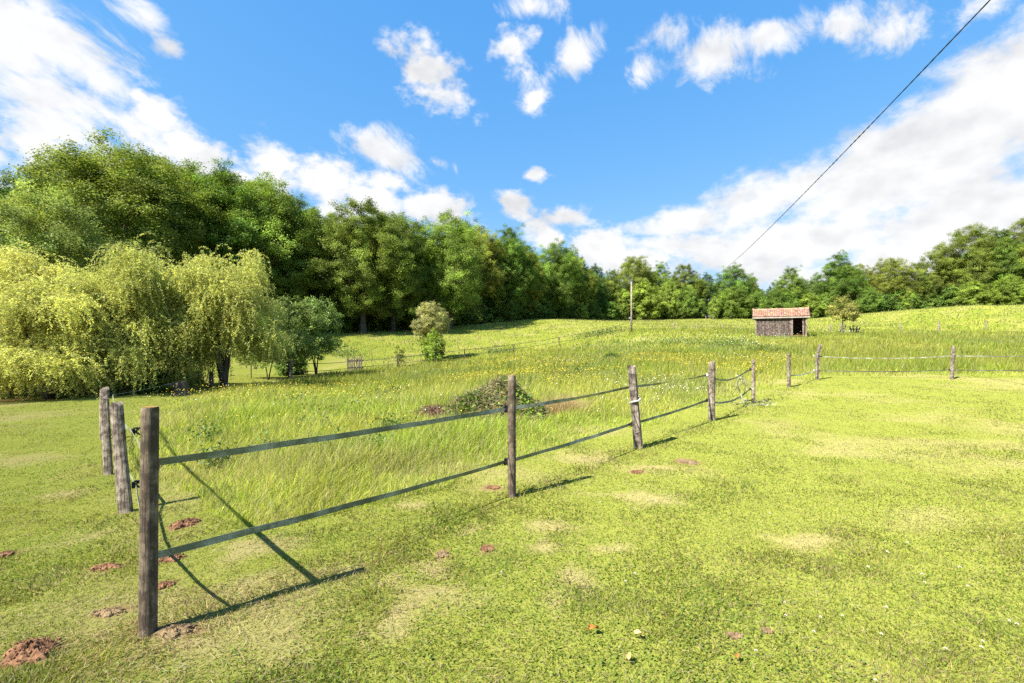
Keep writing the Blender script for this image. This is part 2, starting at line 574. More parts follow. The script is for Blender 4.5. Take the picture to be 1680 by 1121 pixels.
def ground(x, y, dz=0.0):
    return Vector((x, y, z1(x, y) + dz))


# the fenced hay meadow (tall grass); the rest is mown lawn
MEADOW = [(-3.0, 4.25), (-1.95, 3.65), (-1.2, 4.3), (-0.2, 5.65), (2.1, 8.1), (4.5, 10.5), (6.8, 13.2), (9.5, 16.4), (11.7, 17.6), (20, 17.5), (32, 17.5), (60, 19), (150, 30),
          (150, 135), (-80, 135), (-45, 60), (-17, 46), (-14.5, 38), (-13.0, 27), (-13.0, 20), (-10.8, 14.5), (-8.2, 9.6), (-5.8, 6.8), (-4.1, 5.2)]
_MX = np.array([p[0] for p in MEADOW]); _MY = np.array([p[1] for p in MEADOW])


def in_meadow(x, y):
    w = (fbm(x, y, 0.8, 31, 2) - 0.5) * np.clip(0.06 * y + 0.25, 0, 1.6)
    w2 = (fbm(x, y, 0.8, 47, 2) - 0.5) * np.clip(0.06 * y + 0.25, 0, 1.6)
    return inside(MEADOW, x + w, y + w2)


SOIL = [  # u, v, half width px, half depth px, height, label
    (48, 1072, 60, 27, .042, 'large heap of loose red earth, the nearest in the lawn'),
    (303, 850, 24, 10, .035, 'red molehill just behind the nearest post'),
    (174, 921, 30, 9, .02, 'thin red earth scrape left of the nearest post'),
    (180, 1004, 32, 9, .02, 'long worn streak of earth left of the nearest post foot'),
    (281, 909, 24, 8, .022, 'red earth patch against the right side of the nearest post'),
    (268, 958, 20, 8, .02, 'small earth patch right of the nearest post, below the lower tape'),
    (288, 1036, 40, 15, .025, 'bare dry earth around the foot of the nearest post'),
    (8, 890, 14, 6, .02, 'red earth patch cut off by the left edge of the photo'),
    (1046, 775, 14, 3, .015, 'red earth patch in front of the leaning grey post'),
    (799, 897, 13, 7, .015, 'small reddish scrape in the lawn midway along the front fence, the nearer to the post'),
    (726, 906, 16, 7, .012, 'pale pinkish worn patch in the lawn below the front fence'),
    (808, 799, 16, 4, .015, 'red earth patch just left of the round middle post'),
    (1128, 757, 22, 5, .012, 'reddish worn strip in the lawn right of the leaning grey post'),
    (1205, 1052, 16, 6, .012, 'brown dead patch in the clover lawn at the bottom'),
    (1258, 1046, 11, 6, .012, 'small brown patch beside the dead patch in the clover lawn'),
    (1242, 613, 12, 1.5, .02, 'faint reddish strip under the gate gap'),
][:15]
_soilw = []
for (u, v, ru, rv, h, lab) in SOIL:
    d = EYE * FPX / (v - CV)
    x = (u - CU) / FPX * d
    rx = ru / FPX * d
    ry = rv / (v - CV) * d
    _soilw.append((x, d, rx, ry, h, lab))

DRY = [(900, 868, 62, 14), (912, 965, 60, 30), (690, 985, 40, 12), (660, 826, 28, 7), (745, 870, 30, 10), (1020, 815, 60, 12), (380, 890, 60, 18), (170, 850, 60, 14), (330, 975, 60, 16), (520, 960, 70, 16),
       (620, 1000, 40, 14), (690, 945, 20, 8), (960, 745, 60, 10), (1090, 770, 60, 9), (880, 905, 60, 12), (210, 1070, 50, 26), (1330, 890, 40, 10), (1150, 640, 40, 5), (40, 730, 70, 10), (90, 790, 60, 9), (995, 900, 40, 12)]
_dryw = []
for (u, v, ru, rv) in DRY:
    d = EYE * FPX / (v - CV)
    _dryw.append(((u - CU) / FPX * d, d, ru / FPX * d, rv / (v - CV) * d))


def soil_mask(x, y):
    m = np.zeros(x.shape)
    wob = 1.2 * fbm(x, y, 7.0, 77, 3) + 0.4
    for (sx, sy, rx, ry, h, lab) in _soilw:
        r = np.hypot((x - sx) / rx, (y - sy) / ry) / wob
        m = np.maximum(m, 1 - sstep(r, 0.75, 1.15))
    return m


def dry_mask(x, y):
    m = np.zeros(x.shape)
    x, y = x + (fbm(x, y, 1.3, 201, 4) - .5) * .9, y + (fbm(x, y, 1.3, 211, 4) - .5) * .9
    wob = 2.2 * fbm(x, y, 3.2, 78, 4) - 0.1
    for (sx, sy, rx, ry) in _dryw:
        r = np.hypot((x - sx) / rx, (y - sy) / ry) / np.maximum(.05, wob)
        m = np.maximum(m, .85 * (1 - sstep(r, 0.2, 1.5)))
    n = sstep(fbm(x, y * 1.25, 0.6, 79, 5), 0.50, 0.80)
    return np.clip(np.maximum(m, 0.6 * n), 0, 1)


# one ground sheet, fine underfoot and coarse at the horizon
NG = 420
s_ = np.linspace(-1, 1, NG)
gx = 2.2 * np.sinh(6.6 * s_)
gy = 2.2 * np.sinh(6.6 * s_) + 5.0
GX, GY = np.meshgrid(gx, gy)
GZ = zt(GX, GY)
GV = np.stack([GX, GY, GZ], -1).reshape(-1, 3)
ii = (np.arange(NG - 1)[:, None] * NG + np.arange(NG - 1)[None, :]).ravel()
GF = np.stack([ii, ii + 1, ii + NG + 1, ii + NG], 1)
gm = in_meadow(GX, GY).astype(float)
gd = dry_mask(GX, GY)
gs = soil_mask(GX, GY)
bank = (1 - sstep(pond_r(GX, GY), 1.02, 1.25))
gs = np.maximum(gs * 0.9, bank)
GC = np.stack([gm, gd, gs], -1).reshape(-1, 3)


def ground_material():
    m, nt, out = mat_new('meadow_ground')
    a = nd(nt, 'ShaderNodeAttribute', attribute_name='tint')
    sp = nd(nt, 'ShaderNodeSeparateColor', {0: a.outputs['Color']})
    tcn = nd(nt, 'ShaderNodeTexCoord')
    P = tcn.outputs['Object']
    n1 = nd(nt, 'ShaderNodeTexNoise', {'Vector': P, 'Scale': 14.0, 'Detail': 8, 'Roughness': 0.7})
    n2 = nd(nt, 'ShaderNodeTexNoise', {'Vector': P, 'Scale': 0.35, 'Detail': 6, 'Roughness': 0.62})
    n3 = nd(nt, 'ShaderNodeTexNoise', {'Vector': P, 'Scale': 60.0, 'Detail': 4, 'Roughness': 0.7})
    lawn = ramp(nt, n1.outputs[0], [(0.3, (0.125, 0.155, 0.024)), (0.5, (0.18, 0.197, 0.034)), (0.75, (0.235, 0.225, 0.056))])
    mead = ramp(nt, n2.outputs[0], [(0.3, (0.13, 0.165, 0.022)), (0.5, (0.18, 0.205, 0.03)), (0.72, (0.24, 0.235, 0.05))])
    base = nd(nt, 'ShaderNodeMix', {'Factor': sp.outputs[0], 'A': lawn, 'B': mead}, data_type='RGBA').outputs['Result']
    dry = ramp(nt, n3.outputs[0], [(0.3, (0.20, 0.14, 0.07)), (0.7, (0.42, 0.33, 0.18))])
    base = nd(nt, 'ShaderNodeMix', {'Factor': nd(nt, 'ShaderNodeMath', {0: sp.outputs[1], 1: 0.6}, operation='MULTIPLY').outputs[0], 'A': base, 'B': dry}, data_type='RGBA').outputs['Result']
    soil = ramp(nt, n3.outputs[0], [(0.3, (0.12, 0.062, 0.036)), (0.7, (0.25, 0.15, 0.09))])
    base = nd(nt, 'ShaderNodeMix', {'Factor': sp.outputs[2], 'A': base, 'B': soil}, data_type='RGBA').outputs['Result']
    bs = nd(nt, 'ShaderNodeBsdfDiffuse', {'Color': base, 'Roughness': 0.8})
    bp = nd(nt, 'ShaderNodeBump', {'Height': n1.outputs[0], 'Strength': 0.5, 'Distance': 0.03})
    nt.links.new(bp.outputs[0], bs.inputs['Normal'])
    nt.links.new(bs.outputs[0], out.inputs['Surface'])
    return m


tag(np_mesh('ground', GV, GF, ground_material(), GC, smooth=True), kind='structure')

# muddy pond behind the weeping willows
pm, nt, out = mat_new('muddy_water')
tcn = nd(nt, 'ShaderNodeTexCoord')
n1 = nd(nt, 'ShaderNodeTexNoise', {'Vector': tcn.outputs['Object'], 'Scale': 0.8, 'Detail': 4})
bs = nd(nt, 'ShaderNodeBsdfPrincipled', {'Base Color': ramp(nt, n1.outputs[0], [(0.35, (0.14, 0.075, 0.035)), (0.7, (0.22, 0.13, 0.065))]), 'Roughness': 0.12})
nt.links.new(nd(nt, 'ShaderNodeBump', {'Height': nd(nt, 'ShaderNodeTexNoise', {'Vector': tcn.outputs['Object'], 'Scale': 9.0, 'Detail': 3}).outputs[0], 'Strength': 0.15, 'Distance': 0.01}).outputs[0], bs.inputs['Normal'])
nt.links.new(bs.outputs[0], out.inputs['Surface'])
pv = [(0, 0, 0)]
for k in range(64):
    w = 2 * math.pi * k / 64
    a, b = POND_R[0] * 1.0 * math.cos(w), POND_R[1] * 1.0 * math.sin(w)
    pv.append((a * math.cos(POND_A) - b * math.sin(POND_A), a * math.sin(POND_A) + b * math.cos(POND_A), 0))
pz = min(z1(POND_C[0] + p[0] * 1.1, POND_C[1] + p[1] * 1.1) for p in pv[1:]) - 0.05
pond = np_mesh('pond', np.array(pv), np.array([(0, k + 1, (k + 1) % 64 + 1) for k in range(64)]), pm)
pond.location = (POND_C[0], POND_C[1], pz)
tag(pond, kind='structure')

# ------------------------------------------------------------------ trees
def unit(a):
    return a / (np.linalg.norm(a, axis=-1, keepdims=True) + 1e-9)


def leaf_quads(C, L, W, g, bias=(0, 0, 0.0), axis=None):
    n = len(C)
    nrm = unit(g.normal(size=(n, 3)) + np.asarray(bias))
    a = g.normal(size=(n, 3)) if axis is None else axis
    a = unit(a - nrm * (a * nrm).sum(1, keepdims=True))
    b = np.cross(nrm, a)
    L = (L * g.uniform(0.65, 1.3, n))[:, None]
    W = (W * g.uniform(0.65, 1.3, n))[:, None]
    V = np.stack([C - a * L / 2, C + b * W / 2 - a * L * 0.06, C + a * L / 2, C - b * W / 2 - a * L * 0.06], 1).reshape(-1, 3)
    F = np.arange(4 * n).reshape(n, 4)
    return V, F


def rep4(c):
    return np.repeat(c, 4, axis=0)


def jitter_cols(base, n, g, hue=0.18, val=0.22):
    base = np.asarray(base)
    c = np.tile(base, (n, 1)) if base.ndim == 1 else base
    v = np.exp(g.normal(size=(n, 1)) * val)
    h = g.normal(size=(n, 1)) * hue
    return np.clip(c * v * np.concatenate([1 + h, 1 + h * 0.25, 1 - h * 0.6], 1), 0.004, 0.9)


def make_tree(seed, H, Rc, base, nclump, nleaf, cr, L, W, col, tr, top=0.78, flat=0.85, ragged=1.0, shell=0.36, prof=0.62, mind=1.0, limbs=9, multi=1):
    g = np.random.default_rng(seed)
    z0, z1_ = base * H, H - cr * 0.5
    lob = g.uniform(0, 6.28, 4)
    cl = []
    tries = 0
    while len(cl) < nclump and tries < nclump * 60:
        tries += 1
        t = g.uniform(0.0, 1.0)
        p = math.sin(math.pi * min(1, max(0.02, 0.10 + 0.88 * t))) ** prof
        th = g.uniform(0, 2 * math.pi)
        lobe = 0.85 + 0.17 * math.sin(2 * th + lob[0]) + 0.13 * math.sin(3 * th + lob[1] + 3 * t) + 0.10 * math.sin(5 * th + lob[2] - 7 * t)
        r = Rc * p * lobe * g.uniform(0, 1) ** shell
        z = z0 + (z1_ - z0) * t * (1 - 0.10 * (r / Rc) ** 2)
        c = np.array([r * math.cos(th), r * math.sin(th), z])
        if all(np.linalg.norm((c - q) * (1, 1, 1.25)) > cr * mind for q in cl):
            cl.append(c)
    cl = np.array(cl)
    mb = MB()
    # trunk, limbs, branches
    nodes = []
    for ti in range(multi):
        an = 2 * math.pi * ti / max(1, multi) + g.uniform(0, 1)
        sp = 0.0 if multi == 1 else Rc * 0.35
        tp = []
        wob = g.normal(size=2) * 0.02 * H
        for k in range(9):
            f = k / 8
            tp.append(np.array([wob[0] * math.sin(2.6 * f) + sp * math.cos(an) * f, wob[1] * math.sin(3.1 * f) + sp * math.sin(an) * f, -0.25 * (f == 0) + H * top * f]))
        trr = tr * (1 if multi == 1 else 0.62)
        mb.tube(tp, [trr * (1.35 if k == 0 else 1.0) * (1 - 0.86 * k / 8) for k in range(9)], 9)
        for k in range(2 if multi == 1 else 1, 9):
            nodes.append((tp[k], trr * (1 - 0.86 * k / 8)))
    order = np.argsort([np.linalg.norm(c[:2]) * -1 + g.uniform(0, 2) for c in cl])
    for rank, i in enumerate(order):
        c = cl[i]
        best, bd = None, 1e9
        for (q, qr) in nodes:
            d = np.linalg.norm(c - q) + 1.4 * max(0, q[2] - c[2] + 0.18 * np.linalg.norm(c[:2] - q[:2]))
            if d < bd: best, bd = (q, qr), d
        q, qr = best
        n = 6 if rank < limbs else 4
        r0 = min(qr * 0.75, tr * (0.42 if rank < limbs else 0.16))
        pts, rad = [], []
        lift = np.linalg.norm(c[:2] - q[:2]) * 0.16
        bend = g.normal(size=3) * 0.06 * np.linalg.norm(c - q)
        for k in range(n + 1):
            f = k / n
            p = q * (1 - f) + c * f + (np.array([0, 0, -lift]) + bend) * math.sin(math.pi * f)
            pts.append(p); rad.append(max(0.012, r0 * (1 - 0.8 * f)))
        mb.tube(pts, rad, 6 if rank < limbs else 5, cap=False)
        for k in range(1, n + 1): nodes.append((pts[k], rad[k]))
    # foliage: each clump is a handful of ragged tufts
    nt_ = 8
    per = max(1, nleaf // (len(cl) * nt_))
    tc_ = np.repeat(cl, nt_, axis=0) + g.normal(size=(len(cl) * nt_, 3)) * np.array([1, 1, flat]) * cr * 0.46 * ragged
    clv = np.repeat(np.exp(g.normal(size=len(cl)) * 0.24), nt_) * np.exp(g.normal(size=len(cl) * nt_) * 0.14)
    C = np.repeat(tc_, per, axis=0) + g.normal(size=(len(tc_) * per, 3)) * np.array([1, 1, 0.75]) * cr * 0.215
    cv = np.repeat(clv, per)
    out_ = unit((C - np.array([0, 0, H * 0.5])) * (1, 1, 0.8))
    V, F = leaf_quads(C, L, W, g, out_ * 0.8 + np.array([0, 0, 1.0]))
    cc = jitter_cols(col, len(C), g, 0.08, 0.12) * cv[:, None]
    wood = mb.build('wood_src', M['bark'])
    wm = wood.data
    bpy.data.objects.remove(wood)
    lm = np_mesh('leaf_src', V, F, M['leaf'], rep4(cc), link=False)
    return wm, lm


def put_tree(kind, src, x, y, sxy, sz, rot, label, cat='tree', group=None, dz=-0.05, parts=('trunk', 'crown')):
    t = empty(kind, (x, y, z1(x, y) + dz), rot, (sxy, sxy, sz))
    for nm, me in zip(parts, src):
        if me is None: continue
        o = bpy.data.objects.new(nm, me)
        COL.objects.link(o)
        o.parent = t
    return tag(t, label, cat, group)


OAK, GRN, DRK, PAL = (0.215, 0.262, 0.042), (0.17, 0.262, 0.040), (0.125, 0.20, 0.036), (0.23, 0.315, 0.048)
PROTO = {
    'oakA': make_tree(11, 20, 6.6, 0.16, 120, 130000, 1.45, 0.17, 0.115, OAK, 0.42),
    'oakB': make_tree(12, 20, 7.4, 0.20, 105, 125000, 1.65, 0.18, 0.12, OAK, 0.46, ragged=1.1),
    'grnA': make_tree(13, 20, 6.0, 0.14, 115, 125000, 1.45, 0.17, 0.12, GRN, 0.40, prof=0.75),
    'grnB': make_tree(14, 20, 6.8, 0.18, 95, 115000, 1.7, 0.18, 0.125, GRN, 0.44, ragged=1.15),
    'drkA': make_tree(15, 20, 6.4, 0.10, 125, 125000, 1.45, 0.17, 0.12, DRK, 0.40),
    'opnA': make_tree(16, 20, 6.2, 0.30, 74, 85000, 1.4, 0.17, 0.11, OAK, 0.42, ragged=1.0, mind=1.2),
    'smlA': make_tree(17, 9, 3.6, 0.04, 90, 45000, 1.0, 0.2, 0.13, PAL, 0.2, prof=0.6),
    'smlB': make_tree(18, 9, 4.2, 0.03, 90, 45000, 1.15, 0.21, 0.13, GRN, 0.22, prof=0.55),
    'bshA': make_tree(19, 4, 2.6, -0.05, 60, 15000, 0.8, 0.24, 0.16, GRN, 0.1, top=0.6, prof=0.5),
    'bshB': make_tree(20, 4, 2.3, -0.05, 50, 13000, 0.85, 0.24, 0.15, DRK, 0.1, top=0.6, prof=0.5),
}
PH = {'smlA': 9, 'smlB': 9, 'bshA': 4, 'bshB': 4}

W1 = 'front trees of the wood along the left and far side of the meadow'
FRONT = [  # u of the trunk, v of the top, distance, proto, width factor, label
    (-60, 285, 46, 'drkA', 1.1, None),
    (15, 284, 48, 'drkA', 1.0, 'dark green tree of the left wood cut off by the left edge of the photo'),
    (118, 246, 51, 'oakA', 1.05, 'loose-topped olive tree, first one right of the dark tree at the left photo edge'),
    (208, 230, 49, 'oakB', 1.22, 'widest and tallest olive-green oak of the left wood, rising above the weeping willows'),
    (296, 262, 56, 'oakA', 0.9, 'narrower olive tree tucked against the right side of the tallest oak'),
    (362, 266, 56, 'grnA', 1.1, 'fresh green tall tree behind the rightmost weeping willow'),
    (432, 284, 60, 'grnB', 1.05, 'deep green tree sloping down to the dip right of the weeping willows'),
    (486, 318, 63, 'drkA', 0.9, 'dark tree at the dip in the left wood, behind the small orchard trees'),
    (545, 345, 68, 'opnA', 0.85, 'slim ragged tree just right of the dip in the left wood'),
    (596, 322, 69, 'oakA', 1.05, 'bright olive tree with a pointed top left of the round pollard willow'),
    (645, 340, 74, 'oakB', 0.85, 'olive tree whose crown leans on the pointed-top tree beside it'),
    (692, 360, 77, 'grnA', 0.8, 'lower green tree in the notch above the round pollard willow'),
    (738, 343, 79, 'grnB', 1.0, 'rounded green tree with dark limbs showing, right above the round pollard willow'),
    (790, 368, 83, 'opnA', 0.95, 'open-crowned tree with sky showing between its dark limbs'),
    (834, 368, 86, 'grnA', 0.95, 'last tall green tree before the wood steps down to the far side'),
    (868, 410, 90, 'oakA', 0.75, 'small olive tree in the step between the tall left wood and the far trees'),
    (912, 392, 96, 'grnB', 1.0, 'two-headed green tree standing up left of the utility pole'),
    (948, 418, 100, 'oakA', 0.85, 'greyish olive tree right of the two-headed green tree'),
    (978, 432, 106, 'drkA', 0.8, 'low dark tree left of the utility pole'),
    (1040, 416, 118, 'oakB', 1.0, 'domed olive tree rising directly behind the utility pole'),
    (1004, 440, 112, 'oakA', 0.8, 'lower tree left of the domed tree behind the utility pole'),
    (1084, 429, 118, 'grnA', 0.95, 'green tree right of the domed tree behind the utility pole'),
    (1124, 431, 120, 'oakA', 1.0, 'olive tree midway between the utility pole and the end of the overhead cable'),
    (1160, 446, 120, 'drkA', 0.8, 'lower dark tree where the overhead cable disappears'),
    (1204, 431, 115, 'grnB', 1.0, 'broad green tree just right of where the overhead cable meets the trees'),
    (1234, 452, 118, 'oakA', 0.75, 'olive tree sloping down to the low gap left of the shed'),
    (1264, 468, 112, 'drkA', 0.7, 'short tree in the lowest gap of the treeline above the shed'),
    (1297, 436, 103, 'grnA', 1.05, 'bright round-topped tree above the shed roof'),
    (1336, 452, 102, 'grnB', 0.75, 'lower green tree right of the round-topped tree above the shed'),
    (1376, 413, 97, 'grnA', 1.15, 'tall bright green tree behind the small reddish tree'),
    (1412, 430, 99, 'opnA', 0.7, 'thin tree against the right side of the tall bright green tree'),
    (1462, 419, 94, 'oakB', 1.05, 'broad dome-shaped olive tree on the right, before the wood climbs'),
    (1506, 428, 93, 'oakA', 0.8, 'greyish tree in the hollow right of the dome-shaped tree'),
    (1548, 397, 92, 'opnA', 0.9, 'tree with a pale bare trunk where the right wood starts to climb'),
    (1594, 364, 90, 'oakB', 0.9, 'high ragged crown of the right wood with a reddish edge'),
    (1640, 372, 88, 'grnA', 0.9, 'full green tree between the ragged crown and the right edge of the photo'),
    (1690, 352, 87, 'oakA', 1.0, 'tallest tree of the right wood, cut off by the right edge of the photo'),
    (1760, 345, 86, 'grnB', 1.0, None),
]
HID = 'broadleaf tree standing beyond the front row of the wood, only glimpsed between the crowns'
for i, (u, v, d, pr, wf, lab) in enumerate(FRONT):
    d = d - (6.5 if 560 < u < 770 else 0)
    p = at(u, v, d)
    h = (p.z - z1(p.x, p.y)) * .975
    k = h / 20.0
    put_tree('broadleaf_tree', PROTO[pr], p.x, p.y, k * wf * 1.0, k, (i * 2.399) % 6.28, lab or 'broadleaf tree of the wood just beyond the edge of the photo', 'tree', W1)
g = np.random.default_rng(5)
names = ['oakA', 'grnA', 'drkA', 'oakB', 'grnB']
for i, (u, v, d, pr, wf, lab) in enumerate(FRONT):
    for j in range(2):
        uu = u + g.uniform(8, 30)
        dd = d + 8 + 9 * j + g.uniform(0, 4)
        p = at(uu, v + 16 + 10 * j + g.uniform(0, 14), dd)
        h = max(8, p.z - z1(p.x, p.y))
        k = h / 20.0
        put_tree('broadleaf_tree', PROTO[names[(i + j * 2) % 5]], p.x, p.y, k * 1.05, k, g.uniform(0, 6.28), HID, 'tree', 'trees behind the front row of the wood')

FS = 'small trees along the edge of the wood'
for i, (u, v, d, pr, wf, lab) in enumerate([
        (1022, 474, 108, 'smlA', .9, 'small light green tree left of the utility pole, at the foot of the wood'),
        (1058, 462, 108, 'smlA', 1.1, 'light green bushy tree right behind the utility pole'),
        (1098, 460, 110, 'smlA', .75, 'slim light green tree, second to the right of the utility pole'),
        (1126, 470, 109, 'smlB', .85, 'deep green bushy tree, third to the right of the utility pole'),
        (1172, 486, 104, 'smlA', .6, 'young pale tree in front of the broad bushy tree left of the shed'),
        (1204, 470, 105, 'smlB', 1.15, 'broad bright bushy tree left of the shed'),
        (1244, 476, 104, 'smlB', 1.0, 'bushy tree between the broad bushy tree and the shed roof'),
        (1282, 474, 98, 'smlB', 1.1, 'dark leafy tree rising straight behind the shed roof'),
        (1330, 480, 95, 'smlA', 1.0, 'yellowish bushy tree behind the right end of the shed roof'),
        (1362, 478, 93, 'smlB', .8, 'bushy tree at the foot of the tall bright green tree on the right'),
        (1424, 470, 92, 'smlB', .9, 'bluish green bushy tree at the edge of the right wood'),
        (1492, 478, 90, 'smlA', .8, 'pale bushy tree at the edge of the right wood'),
        (1600, 460, 86, 'smlA', 1.1, 'light layered tree at the edge of the right wood, the left one of two'),
        (1655, 452, 84, 'smlA', 1.2, 'light layered tree at the edge of the right wood, by the photo edge')]):
    p = at(u, v, d)
    k = (p.z - z1(p.x, p.y)) / 9.0
    put_tree('young_tree', PROTO[pr], p.x, p.y, k * wf, k, i * 1.7, lab, 'tree', FS)

# bushes that close the foot of the wood
EDGE = [(430, 56), (470, 58), (510, 60), (545, 63), (580, 66), (612, 68), (645, 70), (680, 73), (712, 75), (745, 77), (778, 80), (810, 82), (840, 85), (872, 88), (885, 88), (903, 92), (918, 92), (926, 94), (948, 96), (935, 96), (965, 100), (995, 104), (1010, 107), (1075, 110), (1110, 111), (1145, 109),
        (1182, 106), (1222, 106), (1262, 101), (1305, 98), (1345, 95), (1390, 94), (1440, 92), (1475, 91), (1520, 90), (1560, 89), (1580, 88), (1625, 87), (1670, 86), (1710, 85)]
for i, (u, d) in enumerate(EDGE):
    p = at(u, 500, d + (4.5 if 560 < u < 940 else 1.5))
    k = g.uniform(0.75, 1.35) * (1.15 if d < 90 else 0.9)
    put_tree('edge_shrub', PROTO['bshB' if i % 3 else 'bshA'], p.x, p.y, k * 1.1, k, g.uniform(0, 6.28), 'dark leafy shrub filling the foot of the wood', 'shrub', 'shrubs along the foot of the wood')

# the bluish ash in front of the big oak, behind the willows
p = at(78, 308, 38)
k = (p.z - z1(p.x, p.y)) / 20
BLU = make_tree(31, 20, 8.2, 0.15, 80, 70000, 2.1, 0.30, 0.14, (0.23, 0.30, 0.075), 0.4, ragged=1.0)
put_tree('ash_tree', BLU, p.x, p.y, k * 1.0, k, 0.4, 'bluish green bushy ash tree above the leftmost willow', 'tree')


# weeping willows: boughs with hanging, curling strands of narrow leaves
def make_willow(seed, H, Rc, nbough, nstr, col, ntr=3, low=0.25, L=0.105, W=0.030, length=(0.5, 1.5), step=0.032):
    g = np.random.default_rng(seed)
    mb = MB()
    stems = []
    for k in range(ntr):
        an = 2 * math.pi * k / ntr + g.uniform(-0.5, 0.5)
        lean = g.uniform(0.12, 0.38) * Rc
        pts, rad = [], []
        for j in range(9):
            f = j / 8
            pts.append(np.array([math.cos(an) * lean * f ** 1.3 * 1.6 + 0.06 * math.sin(5 * f + k), math.sin(an) * lean * f ** 1.3 * 1.6 + 0.06 * math.cos(4 * f + k), -0.2 * (j == 0) + H * 0.74 * f]))
            rad.append((0.034 * H / math.sqrt(ntr) + 0.02) * (1 - 0.8 * f))
        mb.tube(pts, rad, 8)
        stems += [(pts[j], rad[j]) for j in range(2, 9)]
    Cs, Ax, Tn = [], [], []
    for b in range(nbough):
        t = g.uniform(0, 1)
        th = g.uniform(0, 2 * math.pi)
        el = math.asin(min(1, t ** 0.8)) if b % 5 else g.uniform(-0.2, 0.3)
        rr = g.uniform(0.55, 1.0)
        lobe = 0.88 + 0.16 * math.sin(3 * th + seed) + 0.1 * math.sin(7 * th + 2 * seed)
        c = np.array([Rc * rr * lobe * math.cos(el) * math.cos(th), Rc * rr * lobe * math.cos(el) * math.sin(th), H * (low + 0.12) + (H * (0.98 - low - 0.12)) * rr * math.sin(max(0, el)) * (0.85 + 0.15 * lobe)])
        q, qr = min(stems, key=lambda s: np.linalg.norm(s[0] - c) + 1.5 * max(0, s[0][2] - c[2]))
        pts = [q * (1 - f) + c * f + np.array([0, 0, 0.25 * np.linalg.norm(c - q)]) * math.sin(math.pi * f) * 0.6 + g.normal(size=3) * 0.03 for f in np.linspace(0, 1, 6)]
        mb.tube(pts, [max(0.008, qr * 0.45 * (1 - 0.85 * f)) for f in np.linspace(0, 1, 6)], 5, cap=False)
        outd = unit(np.array([c[0], c[1], 0.15]))
        tone = math.exp(g.normal() * 0.13)
        for s in range(nstr):
            p = c + g.normal(size=3) * np.array([0.34, 0.34, 0.20]) * Rc * 0.36
            d = unit(outd * g.uniform(0.2, 0.9) + g.normal(size=3) * 0.45 + np.array([0, 0, 0.35]))
            ln = g.uniform(*length)
            n = int(ln / step)
            curl = g.uniform(0, 6.28)
            P = np.zeros((n, 3)); D = np.zeros((n, 3))
            for j in range(n):
                d = d + np.array([0.10 * math.cos(curl + j * 0.33), 0.10 * math.sin(curl + j * 0.33), -0.085])
                d = d / np.linalg.norm(d)
                p = p + d * step
                P[j] = p; D[j] = d
            ok = P[:, 2] > 0.12 + 0.1 * g.random()
            Cs.append(P[ok]); Ax.append(D[ok]); Tn.append(np.full(ok.sum(), tone * math.exp(g.normal() * 0.10)))
    C = np.concatenate(Cs); A = np.concatenate(Ax); T = np.concatenate(Tn)
    C = C + g.normal(size=C.shape) * 0.025
    V, F = leaf_quads(C, L, W, g, (0, 0, 0.3), A + g.normal(size=A.shape) * 0.65)
    cc = jitter_cols(col, len(C), g, 0.08, 0.14) * T[:, None]
    wood = mb.build('wood_src', M['bark']); wm = wood.data; bpy.data.objects.remove(wood)
    return wm, np_mesh('leaf_src', V, F, M['willow'], rep4(cc), link=False)


WIL = (0.47, 0.475, 0.14)
wilA = make_willow(3, 6.3, 2.25, 58, 80, WIL, low=.24, length=(.5, 1.5))
wilB = make_willow(4, 6.0, 2.35, 58, 80, (0.47, 0.48, 0.14), low=0.14, length=(.5, 1.6))
WG = 'weeping willows at the left'
for (u, vt, vb, d, src, h0, wf, rot, lab) in (
        (366, 400, 634, 20, wilA, 6.3, 1.02, 0.3, 'rightmost yellow-green weeping willow, its stems clear of the ground'),
        (232, 402, 641, 18.6, wilB, 6.0, 0.98, 1.9, 'middle yellow-green weeping willow with a tufted top'),
        (84, 448, 652, 16.3, wilB, 6.0, 1.32, 4.0, 'low spreading weeping willow leaning over the pond at the left edge'),
        (20, 392, 640, 23.5, wilA, 6.3, 1.2, 2.2, 'taller duller willow behind the low spreading one at the left edge'),
        (-60, 430, 655, 17.5, wilA, 6.3, 1.1, 5.0, 'willow mostly cut off by the left edge of the photo')):
    p = at(u, vb, d)
    k = (at(u, vt, d).z - z1(p.x, p.y)) / h0
    put_tree('weeping_willow', src, p.x, p.y, k * wf, k, rot, lab, 'willow', WG)

# small orchard trees right of the willows
CH = make_tree(41, 4.9, 2.0, 0.28, 52, 13000, 0.50, 0.13, 0.07, (0.25, 0.325, 0.085), 0.085, top=0.62, prof=0.55, shell=0.42, multi=3, mind=0.8)
CHD = make_tree(42, 5.0, 2.0, 0.25, 56, 16000, 0.55, 0.13, 0.075, (0.20, 0.26, 0.065), 0.085, top=0.65, prof=0.55, multi=2, mind=0.8)
for (u, vt, vb, d, src, h0, wf, rot, lab) in (
        (519, 489, 613, 30, CH, 4.9, .95, 0.5, 'small forked fruit tree with a grey-green crown, the rightmost of the orchard trees'),
        (474, 486, 620, 28, CHD, 5.0, 1.0, 2.0, 'darker small fruit tree close behind the rightmost weeping willow'),
        (440, 500, 618, 26, CHD, 5.0, 0.8, 4.0, 'small multi-stemmed tree in the shade beside the rightmost weeping willow'),
        (412, 520, 620, 27, CHD, 5.0, 0.7, 5.3, 'smallest shaded tree, half hidden by the rightmost weeping willow')):
    p = at(u, vb, d)
    k = (at(u, vt, d).z - z1(p.x, p.y)) / h0
    put_tree('fruit_tree', src, p.x, p.y, k * wf, k, rot, lab, 'tree', 'small orchard trees')

